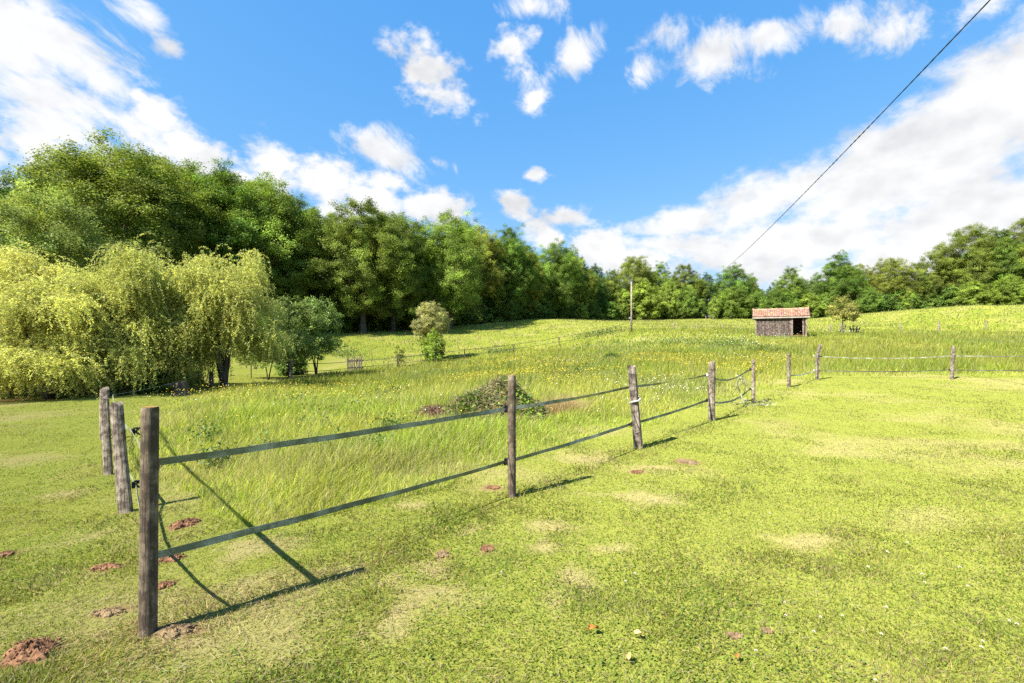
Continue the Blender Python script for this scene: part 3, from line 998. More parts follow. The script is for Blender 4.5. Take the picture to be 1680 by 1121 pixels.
# round pollard, the leafy bush at its foot, the sapling, the reddish tree
BALL = make_tree(51, 6.0, 2.15, 0.40, 90, 26000, 0.5, 0.12, 0.045, (0.34, 0.345, 0.13), 0.13, top=0.7, prof=0.5, shell=0.30, ragged=0.75, mind=0.72)
p = at(708, 592, 45)
k = (at(708, 494, 45).z - z1(p.x, p.y)) / 6.0
put_tree('pollard_willow', BALL, p.x, p.y, k, k, 0, 'round-headed grey-green pollard willow standing alone in the meadow', 'tree')
HB = make_tree(52, 3.2, 1.25, -0.02, 40, 9000, 0.5, 0.16, 0.10, (0.19, 0.29, 0.04), 0.06, top=0.7, prof=0.5)
p = at(711, 592, 43)
k = (at(711, 543, 43).z - z1(p.x, p.y)) / 3.2
put_tree('leafy_bush', HB, p.x, p.y, k, k, 0, 'fresh green leafy bush growing at the foot of the round pollard willow', 'bush')
SP = make_tree(53, 2.4, 0.5, 0.2, 14, 900, 0.3, 0.13, 0.08, (0.17, 0.22, 0.04), 0.025, top=0.85, prof=0.5)
p = at(655, 602, 40)
put_tree('sapling', SP, p.x, p.y, .85, .9, 0, 'thin young sapling by the wire fence, left of the pollard willow', 'tree')
RD = make_tree(54, 3.8, 1.55, 0.36, 24, 4500, 0.5, 0.15, 0.08, (0.30, 0.31, 0.08), 0.06, top=0.7, prof=0.55, shell=0.45, mind=1.0)
p = at(1384, 545, 50)
k = (at(1384, 484, 50).z - z1(p.x, p.y)) / 3.8
put_tree('ornamental_tree', RD, p.x, p.y, k, k, 0.6, 'small yellowish tree with reddish leaf tips on a thin trunk, right of the shed', 'tree')

# low shrubs in the shade of the willows, meadow bush
for i, (u, vt, vb, d, pr, wf, lab) in enumerate((
        (152, 606, 652, 17.5, 'bshB', 1.5, 'dark ivy-like shrub at the foot of the low spreading willow'),
        (276, 602, 642, 19.0, 'bshA', 1.2, 'light green shrub between the two right-hand willow trunks'),
        (318, 604, 634, 21.5, 'bshB', 1.0, 'dark clump of narrow leaves by the willow trunks near the stump'),
        (1005, 577, 596, 28, 'bshB', 1.7, 'dark green bush of weeds alone in the middle of the meadow'),
        (478, 560, 622, 31, 'bshB', .8, 'low dark bush under the fruit trees'),
        (-20, 560, 640, 21, 'bshB', 1.4, 'dark bush at the left edge beyond the pond'),
        (64, 576, 640, 21.5, 'bshB', 1.6, 'dark bush beyond the pond under the willow branches'))):
    p = at(u, vb, d)
    k = max(0.1, (at(u, vt, d).z - z1(p.x, p.y))) / 4.0
    put_tree('shrub', PROTO[pr], p.x, p.y, k * wf, k, i * 1.3, lab, 'shrub')

# ------------------------------------------------------------------ fence posts
def round_post(h, r, mat, seed, lean=(0, 0), cap=True):
    g = np.random.default_rng(seed)
    n, rings = 22, 12
    prof = 1 + 0.035 * np.sin(np.arange(n) * 2 * np.pi / n * 3 + seed) + g.normal(size=n) * 0.008
    mb = MB()
    V, F = [], []
    zs = list(np.linspace(-0.3, h - 0.012, rings)) + [h]
    for i, z in enumerate(zs):
        f = max(0, z) / h
        rr = r * (1.04 - 0.05 * f) * (0.93 if i == rings else 1)
        ox, oy = lean[0] * z, lean[1] * z
        for k in range(n):
            w = 2 * math.pi * k / n
            V.append((ox + rr * prof[k] * math.cos(w), oy + rr * prof[k] * math.sin(w), z))
    for i in range(len(zs) - 1):
        for k in range(n):
            F.append((i * n + k, i * n + (k + 1) % n, (i + 1) * n + (k + 1) % n, (i + 1) * n + k))
    F.append(tuple(range(n - 1, -1, -1)))
    mb.add(V, F)
    top = [V[len(zs) * n - n + k] for k in range(n)]
    return mb, top


def split_post(h, a, b, seed, lean=(0, 0), bow=0.0, kink=0.0):
    """Cleft post: an irregular quarter-round section that wanders up its length."""
    g = np.random.default_rng(seed)
    base = [(-1, -.8), (-.35, -1.0), (.45, -.85), (1, -.45), (.95, .35), (.5, .9), (-.2, 1.0), (-.85, .55)]
    n, rings = len(base), 13
    rad = 1 + g.normal(size=n) * 0.10
    mb = MB(); V, F = [], []
    for i in range(rings):
        f = i / (rings - 1)
        z = -0.3 + (h + 0.3) * f
        hf = max(0, z) / h
        ox = lean[0] * z + bow * math.sin(math.pi * hf) + (kink * max(0, hf - 0.62) if kink else 0)
        oy = lean[1] * z
        s = 1.05 - 0.10 * f
        for k, (x, y) in enumerate(base):
            q = rad[k] * s * (1 + 0.04 * math.sin(7 * f + k * 2 + seed))
            V.append((ox + x * a * q, oy + y * b * q, z + (g.uniform(-.03, .02) if i == rings - 1 else 0)))
    for i in range(rings - 1):
        for k in range(n):
            F.append((i * n + k, i * n + (k + 1) % n, (i + 1) * n + (k + 1) % n, (i + 1) * n + k))
    F.append(tuple(range(n - 1, -1, -1)))
    mb.add(V, F)
    top = [V[(rings - 1) * n + k] for k in range(n)]
    return mb, top


def cut_top(top, mat, parent):
    c = np.mean(top, axis=0) + np.array([0, 0, 0.006])
    V = [tuple(c)] + [tuple(np.array(p) + np.array([0, 0, 0.002])) for p in top]
    V2 = [tuple(np.array(p) - np.array([0, 0, 0.02])) for p in top]
    n = len(top)
    mb = MB()
    mb.add(V + V2, [(0, k + 1, (k + 1) % n + 1) for k in range(n)] + [(k + 1, n + k + 1, n + (k + 1) % n + 1, (k + 1) % n + 1) for k in range(n)])
    o = mb.build('cut_top', mat, parent, smooth=False)
    return o


def insulator(parent, z, nrm, r, name='insulator'):
    """Black screw-in tape holder standing off the post on the side nrm."""
    nx, ny = nrm
    ang = math.atan2(ny, nx)
    Mx = Matrix.Rotation(ang, 3, 'Z')
    mb = MB()
    def b(c, s): mb.box(Mx @ Vector(c) + Vector((0, 0, z)), s, Mx)
    b((r + .008, 0, 0), (.022, .034, .060))
    b((r + .027, 0, 0), (.020, .046, .028))
    b((r + .043, 0, .020), (.014, .058, .016))
    b((r + .043, 0, -.020), (.014, .058, .016))
    b((r + .030, 0, .034), (.030, .030, .012))
    b((r + .054, 0, .030), (.010, .030, .014))
    b((r + .054, 0, -.030), (.010, .030, .014))
    return mb.build(name, M['black_plastic'], parent, bevel=0.002)


NI = Vector((-0.74, 0.67, 0)).normalized()      # inner side of the front fence
NL = Vector((0.62, 0.78, 0)).normalized()       # inner side of the left fence
NR = Vector((0.0, 1.0, 0))                      # inner side of the right fence
POST = {}


def add_post(key, u, vt, vb, d, shape, label, group='fence posts of the horse paddock', w=0.1, lean=(0, 0), ins=(), nrm=None, mat='post_grey', top='post_grey', seed=1, h=None, **kw):
    x = (u - CU) / FPX * d
    zg = z1(x, d)
    hh = h or (EYE - (vt - CV) / FPX * d - zg)
    t = empty('fence_post', (x, d, zg))
    mb, tp = (round_post(hh, w / 2, M[mat], seed, lean) if shape == 'round' else split_post(hh, w / 2, w / 2 * kw.pop('deep', .9), seed, lean, **kw))
    mb.build('shaft', M[mat], t, smooth=(shape == 'round'))
    cut_top(tp, M[top], t)
    for z in ins:
        insulator(t, z, (nrm.x, nrm.y), w / 2 - .004)
    tag(t, label, 'fence post', group)
    POST[key] = (Vector((x, d, zg)), w / 2, hh, lean)
    return t


FA = add_post('A', 243, 668, 1045, 2.42, 'round', 'thick round fence post nearest the camera, dark stained with an orange lichened top', w=.080, lean=(.010, 0), mat='post_round', top='lichen', seed=3)
FB = add_post('B', 207, 663, 843, 4.40, 'split', 'leaning split post, first one behind the nearest round post', w=.100, lean=(-.09, .0), ins=(.77, .25), nrm=NL, seed=5)
FC_ = add_post('C', 178, 652, 783, 5.95, 'split', 'grey split post, second one behind the nearest round post', w=.100, lean=(-.05, 0), ins=(.80, .62, .30), nrm=NL, seed=8)
FC2 = add_post('C2', 172, 637, 700, 8.3, 'split', 'split post farthest back in the left fence row, its top showing over the one before', w=.13, ins=(.80,), nrm=NL, seed=9)
FD = add_post('D', 840, 616, 815, 4.55, 'round', 'slim round fence post standing in front of the heap of garden waste', w=.080, ins=(.87, .335), nrm=NI, mat='post_round', top='lichen', seed=11)
FE = add_post('E', 1047, 601, 735, 6.65, 'split', 'leaning grey fence post with a pale strap tied round it', w=.125, lean=(-.082, .0), ins=(.34,), nrm=NI, seed=13)
FF = add_post('F', 1168, 594, 690, 9.0, 'split', 'straight split post with deep cracks at the left side of the open gateway span', w=.12, ins=(.385,), nrm=NI, seed=15)
FG = add_post('G', 1236, 590, 662, 11.6, 'round', 'thin grey post from which the tangled tape hangs', w=.085, ins=(.84, .34), nrm=NI, mat='post_grey', seed=17)
FH = add_post('H', 1294, 581, 634, 14.6, 'split', 'short post alone in the gap, left of the crooked post', w=.11, seed=19)
FI = add_post('I', 1340, 566, 620, 16.6, 'split', 'crooked post at the corner of the right-hand fence', w=.12, kink=.28, lean=(.01, 0), seed=21, ins=(), deep=.8)
FJ = add_post('J', 1562, 568, 621, 16.7, 'split', 'leaning post in the middle of the right-hand tape fence', w=.12, lean=(.045, 0), seed=23, ins=(.34,), nrm=NR)
FK = add_post('K', 1800, 568, 622, 16.9, 'split', 'post of the right-hand tape fence beyond the photo edge', w=.12, seed=25)
FL = add_post('L', 347, 610, 640, 20.0, 'split', 'fence post in front of the rightmost weeping willow trunks', w=.14, seed=27)
FM = add_post('M', 478, 584, 622, 27.0, 'split', 'fence post below the darker fruit tree', w=.15, seed=29)
# strap and loose wire on the leaning post
mb = MB()
pts = [(-0.050 + .0737 * math.cos(a) * 1.02, .065 * math.sin(a), .70 + .035 * math.cos(a) + .012 * math.sin(2 * a)) for a in np.linspace(0, 2 * math.pi, 25)]
mb.tube(pts, [.014] * 25, 6)
mb.build('strap', M['strap'], FE, smooth=True)
mb = MB()
mb.tube([(-.11, -.05, .56), (-.085, -.066, .50), (-.05, -.070, .40), (-.01, -.068, .30), (.03, -.064, .22)], [.004] * 5, 5)
mb.tube([(-.08, -.064, .265), (-.03, -.070, .275), (.03, -.064, .285)], [.004] * 3, 5)
mb.build('loose_wire', M['wire'], FE)
for fp, zz in ((FF, .885), (FE, .885), (FI, .86), (FI, .33)):
    mb = MB()
    mb.tube([(-.075, .05, zz - .03), (-.08, .03, zz), (-.05, .075, zz + .02), (-.085, .06, zz + .035)], [.02, .025, .022, .015], 6)
    mb.build('knot', M['strap'], fp, smooth=True)


# ------------------------------------------------------------------ electric tape
def ribbon(pts, width, twist, thick=0.0022):
    """pts: dense polyline; twist: roll (radians from upright) at each point."""
    pts = [Vector(p) for p in pts]
    V, F = [], []
    for i, p in enumerate(pts):
        t = (pts[min(i + 1, len(pts) - 1)] - pts[max(i - 1, 0)]).normalized()
        side = t.cross(Vector((0, 0, 1)))
        if side.length < 1e-3: side = Vector((1, 0, 0))
        side.normalize()
        up = side.cross(t)
        a = up * math.cos(twist[i]) + side * math.sin(twist[i])
        b = t.cross(a)
        for s, q in ((1, 1), (1, -1), (-1, -1), (-1, 1)):
            V.append(p + a * (s * width / 2) + b * (q * thick / 2))
    for i in range(len(pts) - 1):
        for k in range(4):
            F.append((i * 4 + k, i * 4 + (k + 1) % 4, (i + 1) * 4 + (k + 1) % 4, (i + 1) * 4 + k))
    F += [(3, 2, 1, 0), tuple((len(pts) - 1) * 4 + k for k in range(4))]
    return V, F


def anchor(key, h, nrm, off=.045):
    p, r, hh, lean = POST[key]
    return p + Vector((lean[0] * h, lean[1] * h, h)) + nrm * (r + off)


def run(anchors, sags, n=26):
    pts = [Vector(anchors[0])]
    for a, b, s in zip(anchors[:-1], anchors[1:], sags):
        for k in range(1, n + 1):
            f = k / n
            q = Vector(a).lerp(Vector(b), f)
            q.z -= s * 4 * f * (1 - f)
            pts.append(q)
    return pts


def tape(anchors, sags, label, width=.040, seed=0, amp=.35, twists=None):
    g = np.random.default_rng(seed)
    pts = run(anchors, sags)
    n = len(pts)
    base = np.interp(np.arange(n), np.linspace(0, n - 1, max(4, n // 9)), g.normal(size=max(4, n // 9)) * amp)
    for i in range(n): pts[i].z += 0.0015 * math.sin(i * .9 + seed) * (1 if 0 < i < n - 1 else 0)
    if twists is not None:
        base = base + np.interp(np.arange(n), [q[0] * (n - 1) for q in twists], [q[1] for q in twists])
    V, F = ribbon(pts, width, base)
    mb = MB(); mb.add(V, F)
    return tag(mb.build('fence_tape', M['tape'], smooth=False), label, 'fence tape', 'electric fence tapes')


aG = anchor('G', .84, NI)
sagp = aG + Vector((-.50, -.46, -.13))
tape([anchor('A', .895, NI, .004), anchor('D', .87, NI), anchor('E', .885, NI), anchor('F', .89, NI), sagp, aG], [.012, .02, .02, .10, -.0], 'upper tape of the front fence, dark green-grey, running right from the nearest post', seed=2, amp=.25,
     twists=[(0, 0), (.2, .15), (.43, 0), (.5, 1.35), (.58, .3), (1, 0)])
tape([anchor('A', .39, NI, .004), anchor('D', .335, NI), anchor('E', .34, NI), anchor('F', .385, NI), anchor('G', .34, NI)], [.015, .015, .02, .16], 'lower tape of the front fence, below the upper one', seed=4, amp=.2)
tape([anchor('A', .86, NL, .0), anchor('B', .77, NL), anchor('C', .80, NL), anchor('C2', .80, NL)], [.02, .02, .02], 'upper pale tape running back from the nearest post along the left posts', width=.042, seed=6, amp=.15)
tape([anchor('A', .36, NL, .0), anchor('B', .25, NL), anchor('C', .30, NL), anchor('C2', .3, NL)], [.14, .03, .03], 'lower sagging tape running back from the nearest post along the left posts', seed=8, amp=.25)
tape([anchor('I', .86, NR, .02), anchor('J', .86, NR, .02), anchor('K', .9, NR, .02)], [.09, .04], 'upper tape of the right-hand fence', seed=10, width=.038)
tape([anchor('I', .33, NR, .02), anchor('J', .34, NR, .02), anchor('K', .34, NR, .02)], [.05, .03], 'lower tape of the right-hand fence', seed=12, width=.038)
tape([anchor('H', .38, NI, .0), anchor('I', .33, NI, .0)], [.07], 'short tape strung between the two posts in the gap', seed=14)

# thin cord hanging beside the second left post
mb = MB()
a, b = anchor('C', .80, NL, .03), anchor('C', .30, NL, .03)
mb.tube([a.lerp(b, f) + Vector((.035 * math.sin(f * 9), .02 * math.cos(f * 7), 0)) for f in np.linspace(0, 1, 16)], [.004] * 16, 5)
tag(mb.build('hanging_cord', M['wire']), 'thin dark cord hanging beside the second split post of the left fence row', 'cord')

# tangle of old tape hanging at the gateway post
mb = MB()
g = np.random.default_rng(77)
gb = POST['G'][0]
low = anchor('G', .34, NI)
spots = [sagp + Vector((0.02, 0.02, -.01))]
for k in range(10):
    a = sagp + Vector((g.uniform(-.06, .16), g.uniform(-.06, .16), g.uniform(-.05, .03)))
    e = gb + NI * .08 + Vector((g.uniform(-.95, -.1), g.uniform(-.9, -.05), 0))
    e.z = z1(e.x, e.y) + (g.uniform(.03, .25) if k % 2 else g.uniform(.30, .45))
    m_ = a.lerp(e, .5) + Vector((g.uniform(-.10, .12), g.uniform(-.05, .05), g.uniform(-.08, .12)))
    pts = []
    for j in range(15):
        f = j / 14
        p = a * (1 - f) ** 2 + m_ * (2 * f * (1 - f)) + e * f ** 2
        pts.append(p)
    V, F = ribbon(pts, .028 if k % 3 else .018, np.cumsum(g.normal(size=15) * .35))
    mb.add(V, F)
for k in range(8):
    a = gb + Vector((g.uniform(-.85, .15), g.uniform(-.7, .0), 0))
    pts = []
    th = g.uniform(0, 6.28)
    for j in range(12):
        th += g.normal() * .6
        a = a + Vector((math.cos(th) * .07, math.sin(th) * .07, 0))
        pts.append(Vector((a.x, a.y, z1(a.x, a.y) + .04 + .05 * abs(math.sin(j * .8 + k)))))
    V, F = ribbon(pts, .024, np.cumsum(g.normal(size=12) * .5))
    mb.add(V, F)
tag(mb.build('tangled_tape', M['tape']), 'bundle of old tangled tape hanging and trailing on the grass beside the thin grey post', 'fence tape')

# ------------------------------------------------------------------ far fences
WP = {}
for i, (u, vt, vb, d, lab) in enumerate((
        (652, 582, 605, 39, 'slim wooden post of the valley wire fence, next to the sapling'),
        (714, 576, 595, 42, 'thin post of the valley wire fence in front of the leafy bush'),
        (762, 572, 588, 45, 'thin post of the valley wire fence, first one right of the leafy bush'),
        (843, 565, 578, 50, 'thin post of the valley wire fence, second one right of the leafy bush'),
        (917, 553, 566, 54, 'thin post of the valley wire fence, second one before the utility pole'),
        (1019, 536, 546, 55.5, 'thin post of the valley wire fence right beside the utility pole'))):
    add_post('V%d' % i, u, vt, vb, d, 'round', lab, 'posts of the valley wire fence', w=.15 if i == 0 else .11, seed=40 + i, mat='post_round', top='post_round')
FR = 'pale posts of the far fence across the rising meadow'
for i, (u, vt, vb, d, lean, lab) in enumerate((
        (1106, 530, 541, 56, 0, 'pale far fence post right of the utility pole, the first of three'),
        (1144, 532, 542, 57, 0, 'pale far fence post midway between the utility pole and the shed'),
        (1186, 532, 542, 57, 0, 'pale far fence post nearest the left side of the shed'),
        (1158, 519, 525, 98, 0, 'tiny post at the edge of the wood, the left one of two'),
        (1170, 518, 524, 99, 0, 'tiny post at the edge of the wood, the right one of two'),
        (1362, 532, 546, 55, 0, 'pale far fence post just right of the shed'),
        (1378, 529, 546, 53, .18, 'slanting pale stake beside the reddish tree'),
        (1477, 530, 543, 58, 0, 'pale far fence post, first one well to the right of the reddish tree'),
        (1540, 528, 544, 58, 0, 'thicker pale far fence post in the middle of the right slope'),
        (1618, 526, 540, 58, 0, 'pale far fence post closest to the right edge of the photo'))):
    add_post('R%d' % i, u, vt, vb, d, 'round', lab, FR, w=.20 if 'thicker' in lab else .15, lean=(lean, 0), seed=60 + i, mat='timber', top='timber')


def wire(anchors, sags, label, r=.008, mat='wire', name='fence_wire', cat='fence wire', group='wires of the far fences', n=14):
    mb = MB()
    pts = run(anchors, sags, n)
    mb.tube(pts, [r] * len(pts), 5)
    return tag(mb.build(name, M[mat]), label, cat, group)


def wp(key, h):
    p = POST[key][0]
    return p + Vector((0, .07, h))


PAL_X = (583 - CU) / FPX * 38
pal_base = ground(PAL_X, 38)
chain = ['V0', 'V1', 'V2', 'V3', 'V4', 'V5']
wire([wp('M', .95), pal_base + Vector((0, .12, .95))] + [wp(k, .92) for k in chain], [.1, .05, .05, .05, .06, .06, .1], 'upper dark wire of the valley fence', r=.022)
wire([wp('M', .45), pal_base + Vector((0, .12, .42))] + [wp(k, .40) for k in chain], [.1, .05, .05, .05, .06, .06, .1], 'lower dark wire of the valley fence', r=.020)
wire([anchor('C2', .80, NL), wp('L', .85), wp('M', .9)], [.12, .10], 'thin pale wire along the lawn in front of the willow trunks', r=.0025, mat='steel')
wire([wp('R5', .8), wp('R7', .8), wp('R8', .8), wp('R9', .8)], [.08, .06, .06], 'thin wire of the far fence on the right slope', r=.010)
wire([wp('R0', .7), wp('R1', .7), wp('R2', .7)], [.05, .05], 'thin wire of the far fence left of the shed', r=.010)

# wooden pallets propped in the valley fence as a gate
t = empty('pallet_gate', pal_base, R(8), 1.18)
for k, (x, h, w) in enumerate(((-.50, 1.10, .10), (-.36, .95, .09), (-.22, .98, .10), (-.06, 1.16, .09), (.10, .98, .10), (.26, 1.02, .10), (.42, 1.18, .11))):
    mb = MB(); mb.box((x, -.03 + .01 * (k % 2), h / 2 - .03), (w, .03, h)); mb.build('slat', M['plank'], t, bevel=.004)
for z in (.32, .80):
    mb = MB(); mb.box((0, .02, z), (1.08, .05, .10)); mb.build('rail', M['plank'], t, bevel=.004)
tag(t, 'dark upright wooden pallet closing the valley wire fence', 'pallet')

# dark stakes round the reddish tree
for (u, dx, lab) in ((1385, .0, 'pale tree guard stake against the trunk of the reddish tree'), ):
    add_post('TG', u + 2, 534, 546, 50.4, 'round', lab, None, w=.12, seed=91, mat='timber', top='timber')
p = at(1402, 545, 52)
t = empty('broken_pallet', ground(p.x, p.y), R(-20))
for k, (x, h, tl) in enumerate(((-.35, .9, -.25), (-.1, 1.0, -.12), (.2, .95, .1), (.42, .8, .3))):
    mb = MB(); mb.box((x, 0, h / 2 - .05), (.11, .05, h), Matrix.Rotation(tl, 3, 'Y')); mb.build('slat', M['plank'], t)
mb = MB(); mb.box((0, .055, .5), (1.0, .05, .12)); mb.build('rail', M['plank'], t)
tag(t, 'dark broken pallet standing in the grass right of the reddish tree', 'pallet')

# ------------------------------------------------------------------ utility poles and cable
def pole(u, d, vt, label, r=.12):
    x = (u - CU) / FPX * d
    zg = z1(x, d)
    h = EYE - (vt - CV) / FPX * d - zg
    t = empty('utility_pole', (x, d, zg))
    mb = MB(); mb.tube([(0, 0, -.5), (0, 0, h * .5), (0, 0, h)], [r, r * .9, r * .78], 14); mb.build('shaft', M['timber_v'], t, smooth=True)
    mb = MB(); mb.tube([(0, 0, h + .003), (0, 0, h + .05)], [r * .82, r * .5], 14); mb.build('cap', M['steel'], t)
    mb = MB()
    mb.box((0, -r - .02, h - .35), (.06, .08, .10)); mb.box((0, -r - .08, h - .35), (.03, .06, .03))
    mb.build('bracket', M['steel'], t, bevel=.004)
    tag(t, label, 'utility pole')
    return Vector((x, d, zg + h))


M['timber_v'] = wood_material('pole_timber', [(0.3, (0.20, 0.16, 0.12)), (0.6, (0.42, 0.35, 0.28)), (0.8, (0.52, 0.46, 0.38))], scale=0.6, bump=0.3)
pole(1036, 55, 463, 'bare weathered wooden utility pole standing alone in the meadow', r=.115)
far = pole(1160, 126, 456, 'utility pole hidden in the trees where the overhead cable ends', r=.13)
A0, B0 = Vector((10.5, 10, 9.05)), Vector((far.x, far.y - .1, far.z - .2))
mb = MB()
n = 240
strands = [[], [], []]
for k in range(n + 1):
    t_ = -0.10 + 1.10 * (k / n) ** 1.6
    p = A0.lerp(B0, t_)
    p.z -= 1.25 * 4 * t_ * (1 - t_)
    dist = (p - A0).length * (1 if t_ > 0 else -1)
    for s in range(2):
        w = 2 * math.pi * dist / .8 + s * math.pi
        strands[s].append(p + Vector((math.cos(w) * .0125, 0, math.sin(w) * .0125)))
for s in range(2):
    mb.tube(strands[s], [.0145] * (n + 1), 6)
tag(mb.build('overhead_cable', M['cable'], smooth=True), 'black twisted overhead cable crossing the sky from the top right down to the trees', 'cable')

# ------------------------------------------------------------------ shed
def build_shed():
    d = 41.0
    p = at(1280, 548, d)
    zg = z1(p.x, p.y)
    t = empty('field_shed', (p.x, p.y, zg), R(-29), .86)
    W, D, HE, HR = 4.55, 2.6, 0, 0
    eave = (at(1280, 519.5, d).z - zg) / .86
    HE, HR = eave, eave + .74
    g = np.random.default_rng(3)
    L0, L1 = -W / 2, W / 2
    xo0, xo1 = L1 - 1.32, L1 - .28           # the doorless opening

    def planks(x0, x1, y, name, z0=-.25, z1_=None, axis='x', gap=.012):
        mb = MB()
        x = x0
        while x < x1 - .02:
            w = min(g.uniform(.12, .17), x1 - x)
            c = g.uniform(.6, 1.15)
            col = (c * g.uniform(.95, 1.1), c, c * g.uniform(.92, 1.05))
            h0, h1 = z0, (z1_ or HE - .04) - g.uniform(0, .03)
            if axis == 'x': mb.box((x + w / 2, y + g.uniform(-.004, .004), (h0 + h1) / 2), (w - gap, .026 if gap > 0 else .026 + g.uniform(0, .008), h1 - h0), col=col)
            else: mb.box((y + g.uniform(-.004, .004), x + w / 2, (h0 + h1) / 2), (.026, w - .004, h1 - h0), col=col)
            x += w
        return mb.build(name, M['plank'], t)
    planks(L0 + .10, xo0, -D / 2, 'front_wall')
    planks(L0 + .06, L1 - .06, D / 2, 'back_wall', gap=-.004)
    planks(-D / 2 + .06, D / 2 - .05, L0 + .02, 'left_wall', axis='y')
    planks(-D / 2 + .10, D / 2 - .05, L1 - .02, 'right_wall', axis='y')
    # gable boarding
    for x in (L0 + .02, L1 - .02):
        mb = MB()
        mb.add([(x - .012, -D / 2, HE - .05), (x + .012, -D / 2, HE - .05), (x + .012, D / 2, HE - .05), (x - .012, D / 2, HE - .05), (x - .012, 0, HR - .06), (x + .012, 0, HR - .06)],
               [(0, 3, 4), (1, 5, 2), (0, 4, 5, 1), (3, 2, 5, 4), (0, 1, 2, 3)])
        mb.build('gable', M['plank'], t)
    for x, y in ((L0 + .05, -D / 2 - .02), (xo0 + .05, -D / 2 - .02), (L1 - .07, -D / 2 - .02), (L0 + .05, D / 2 - .03), (L1 - .05, D / 2 - .03)):
        mb = MB(); mb.box((x, y, HE / 2 - .12), (.12, .12, HE + .2)); mb.build('corner_post', M['timber'], t, bevel=.006)
    mb = MB(); mb.box(((xo0 + L1) / 2 + .02, -D / 2 - .02, HE - .15), (L1 - xo0 - .26, .07, .2)); mb.build('lintel', M['plank'], t, bevel=.004)
    mb = MB()
    mb.box((xo1 - .02, -D / 2 + .01, HE / 2 - .2), (.17, .03, HE - .1), col=(1.3, 1.25, 1.2)); mb.build('door_jamb', M['plank'], t, bevel=.003)
    mb = MB(); mb.box((0, 0, -.02), (W - .1, D - .1, .08)); mb.build('earth_floor', M['soil'], t)
    # roof: two slopes of channel tiles on boards
    oh, sl = .26, .24
    for s in (-1, 1):
        mb = MB()
        y0, y1 = s * (D / 2 + sl), 0
        ze = HE - (HR - HE) / (D / 2) * sl * .75
        X0, X1 = L0 - oh, L1 + oh
        P = [(X0, y0, ze - .03), (X1, y0, ze - .03), (X1, 0, HR - .03), (X0, 0, HR - .03)]
        Q = [(x, y, z + .025) for x, y, z in P]
        f_ = [(0, 3, 2, 1), (4, 5, 6, 7), (0, 1, 5, 4), (1, 2, 6, 5), (2, 3, 7, 6), (3, 0, 4, 7)]
        if s > 0: f_ = [tuple(reversed(q)) for q in f_]
        mb.add(P + Q, f_)
        rf = mb.build('roof_deck', M['timber'], t)
        tb = MB()
        ncol, nrow = 25, 7
        cw = (X1 - X0) / ncol
        sv = Vector((0, -y0, HR - ze)); nv = Vector((0, s * (HR - ze), abs(y0))).normalized()
        for c in range(ncol):
            for r_ in range(nrow):
                f0, f1 = r_ / nrow, min(1.0, (r_ + 1.13) / nrow)
                v = g.uniform(.72, 1.22)
                col = (v * g.uniform(.9, 1.2), v * g.uniform(.85, 1.2), v * g.uniform(.8, 1.35)) if g.random() > .15 else (.62, .8, .9)
                V, F = [], []
                for e, f in enumerate((f0, f1)):
                    base = Vector((X0 + (c + .5) * cw, y0, ze)) + sv * f + nv * (.004 + .028 * (1 - e))
                    base.x += g.uniform(-.006, .006)
                    for k in range(7):
                        w = math.pi * k / 6
                        rr = cw * (.52 - .05 * e)
                        V.append(base + Vector((-math.cos(w) * rr, 0, 0)) + nv * (math.sin(w) * rr * .72))
                    for k in range(7):
                        w = math.pi * k / 6
                        rr = cw * (.52 - .05 * e) - .014
                        V.append(base + Vector((-math.cos(w) * rr, 0, 0)) + nv * (math.sin(w) * rr * .72))
                for k in range(6):
                    F.append((k, k + 1, 14 + k + 1, 14 + k))
                    F.append((7 + k + 1, 7 + k, 21 + k, 21 + k + 1))
                    F.append((k + 1, k, 7 + k, 7 + k + 1))
                    F.append((14 + k, 14 + k + 1, 21 + k + 1, 21 + k))
                F += [(0, 14, 21, 7), (6, 13, 27, 20)]
                tb.add(V, F, col)
        tb.build('roof_tiles', M['tile'], t)
        mb = MB(); mb.box(((X0 + X1) / 2, y0 - s * (-.012), ze - .07), (X1 - X0 - .02, .028, .13)); mb.build('fascia', M['fascia'], t, bevel=.003)
        for x in (X0 + .012, X1 - .012):
            mb = MB()
            a, b = Vector((x, y0, ze - .09)), Vector((x, -s * .0, HR - .09))
            Pq = []
            for q in (a, b):
                for dx, dz in ((-.013, -.05), (.013, -.05), (.013, .05), (-.013, .05)): Pq.append(q + Vector((dx, 0, dz)))
            mb.add(Pq, [(0, 1, 5, 4), (1, 2, 6, 5), (2, 3, 7, 6), (3, 0, 4, 7), (3, 2, 1, 0), (4, 5, 6, 7)])
            mb.build('bargeboard', M['fascia'], t)
    rb = MB()
    n = 12
    X0, X1 = L0 - oh, L1 + oh
    for k in range(n):
        a, b = X0 + (X1 - X0) * k / n - .02, X0 + (X1 - X0) * (k + 1) / n
        v = g.uniform(.8, 1.25)
        rb.tube([(a, 0, HR + .015 + .012), (b, 0, HR + .015)], [.105, .095], 12, col=(v, v * g.uniform(.9, 1.2), v * g.uniform(.9, 1.3)))
    rb.build('ridge_tiles', M['tile'], t, smooth=False)
    for x in (X0 + .03, X1 - .03):
        mb = MB(); mb.tube([(x, 0, HR + .09), (x, 0, HR + .19), (x, 0, HR + .24)], [.05, .045, .02], 8); mb.build('finial', M['tile'], t)
    return tag(t, 'low plank-walled field shed with a red clay tile roof and an open doorway', 'shed')


M['fascia'] = wood_material('pale_fascia', [(0.3, (0.26, 0.22, 0.17)), (0.7, (0.48, 0.43, 0.36))], scale=0.7, bump=0.2, axis=0)
build_shed()

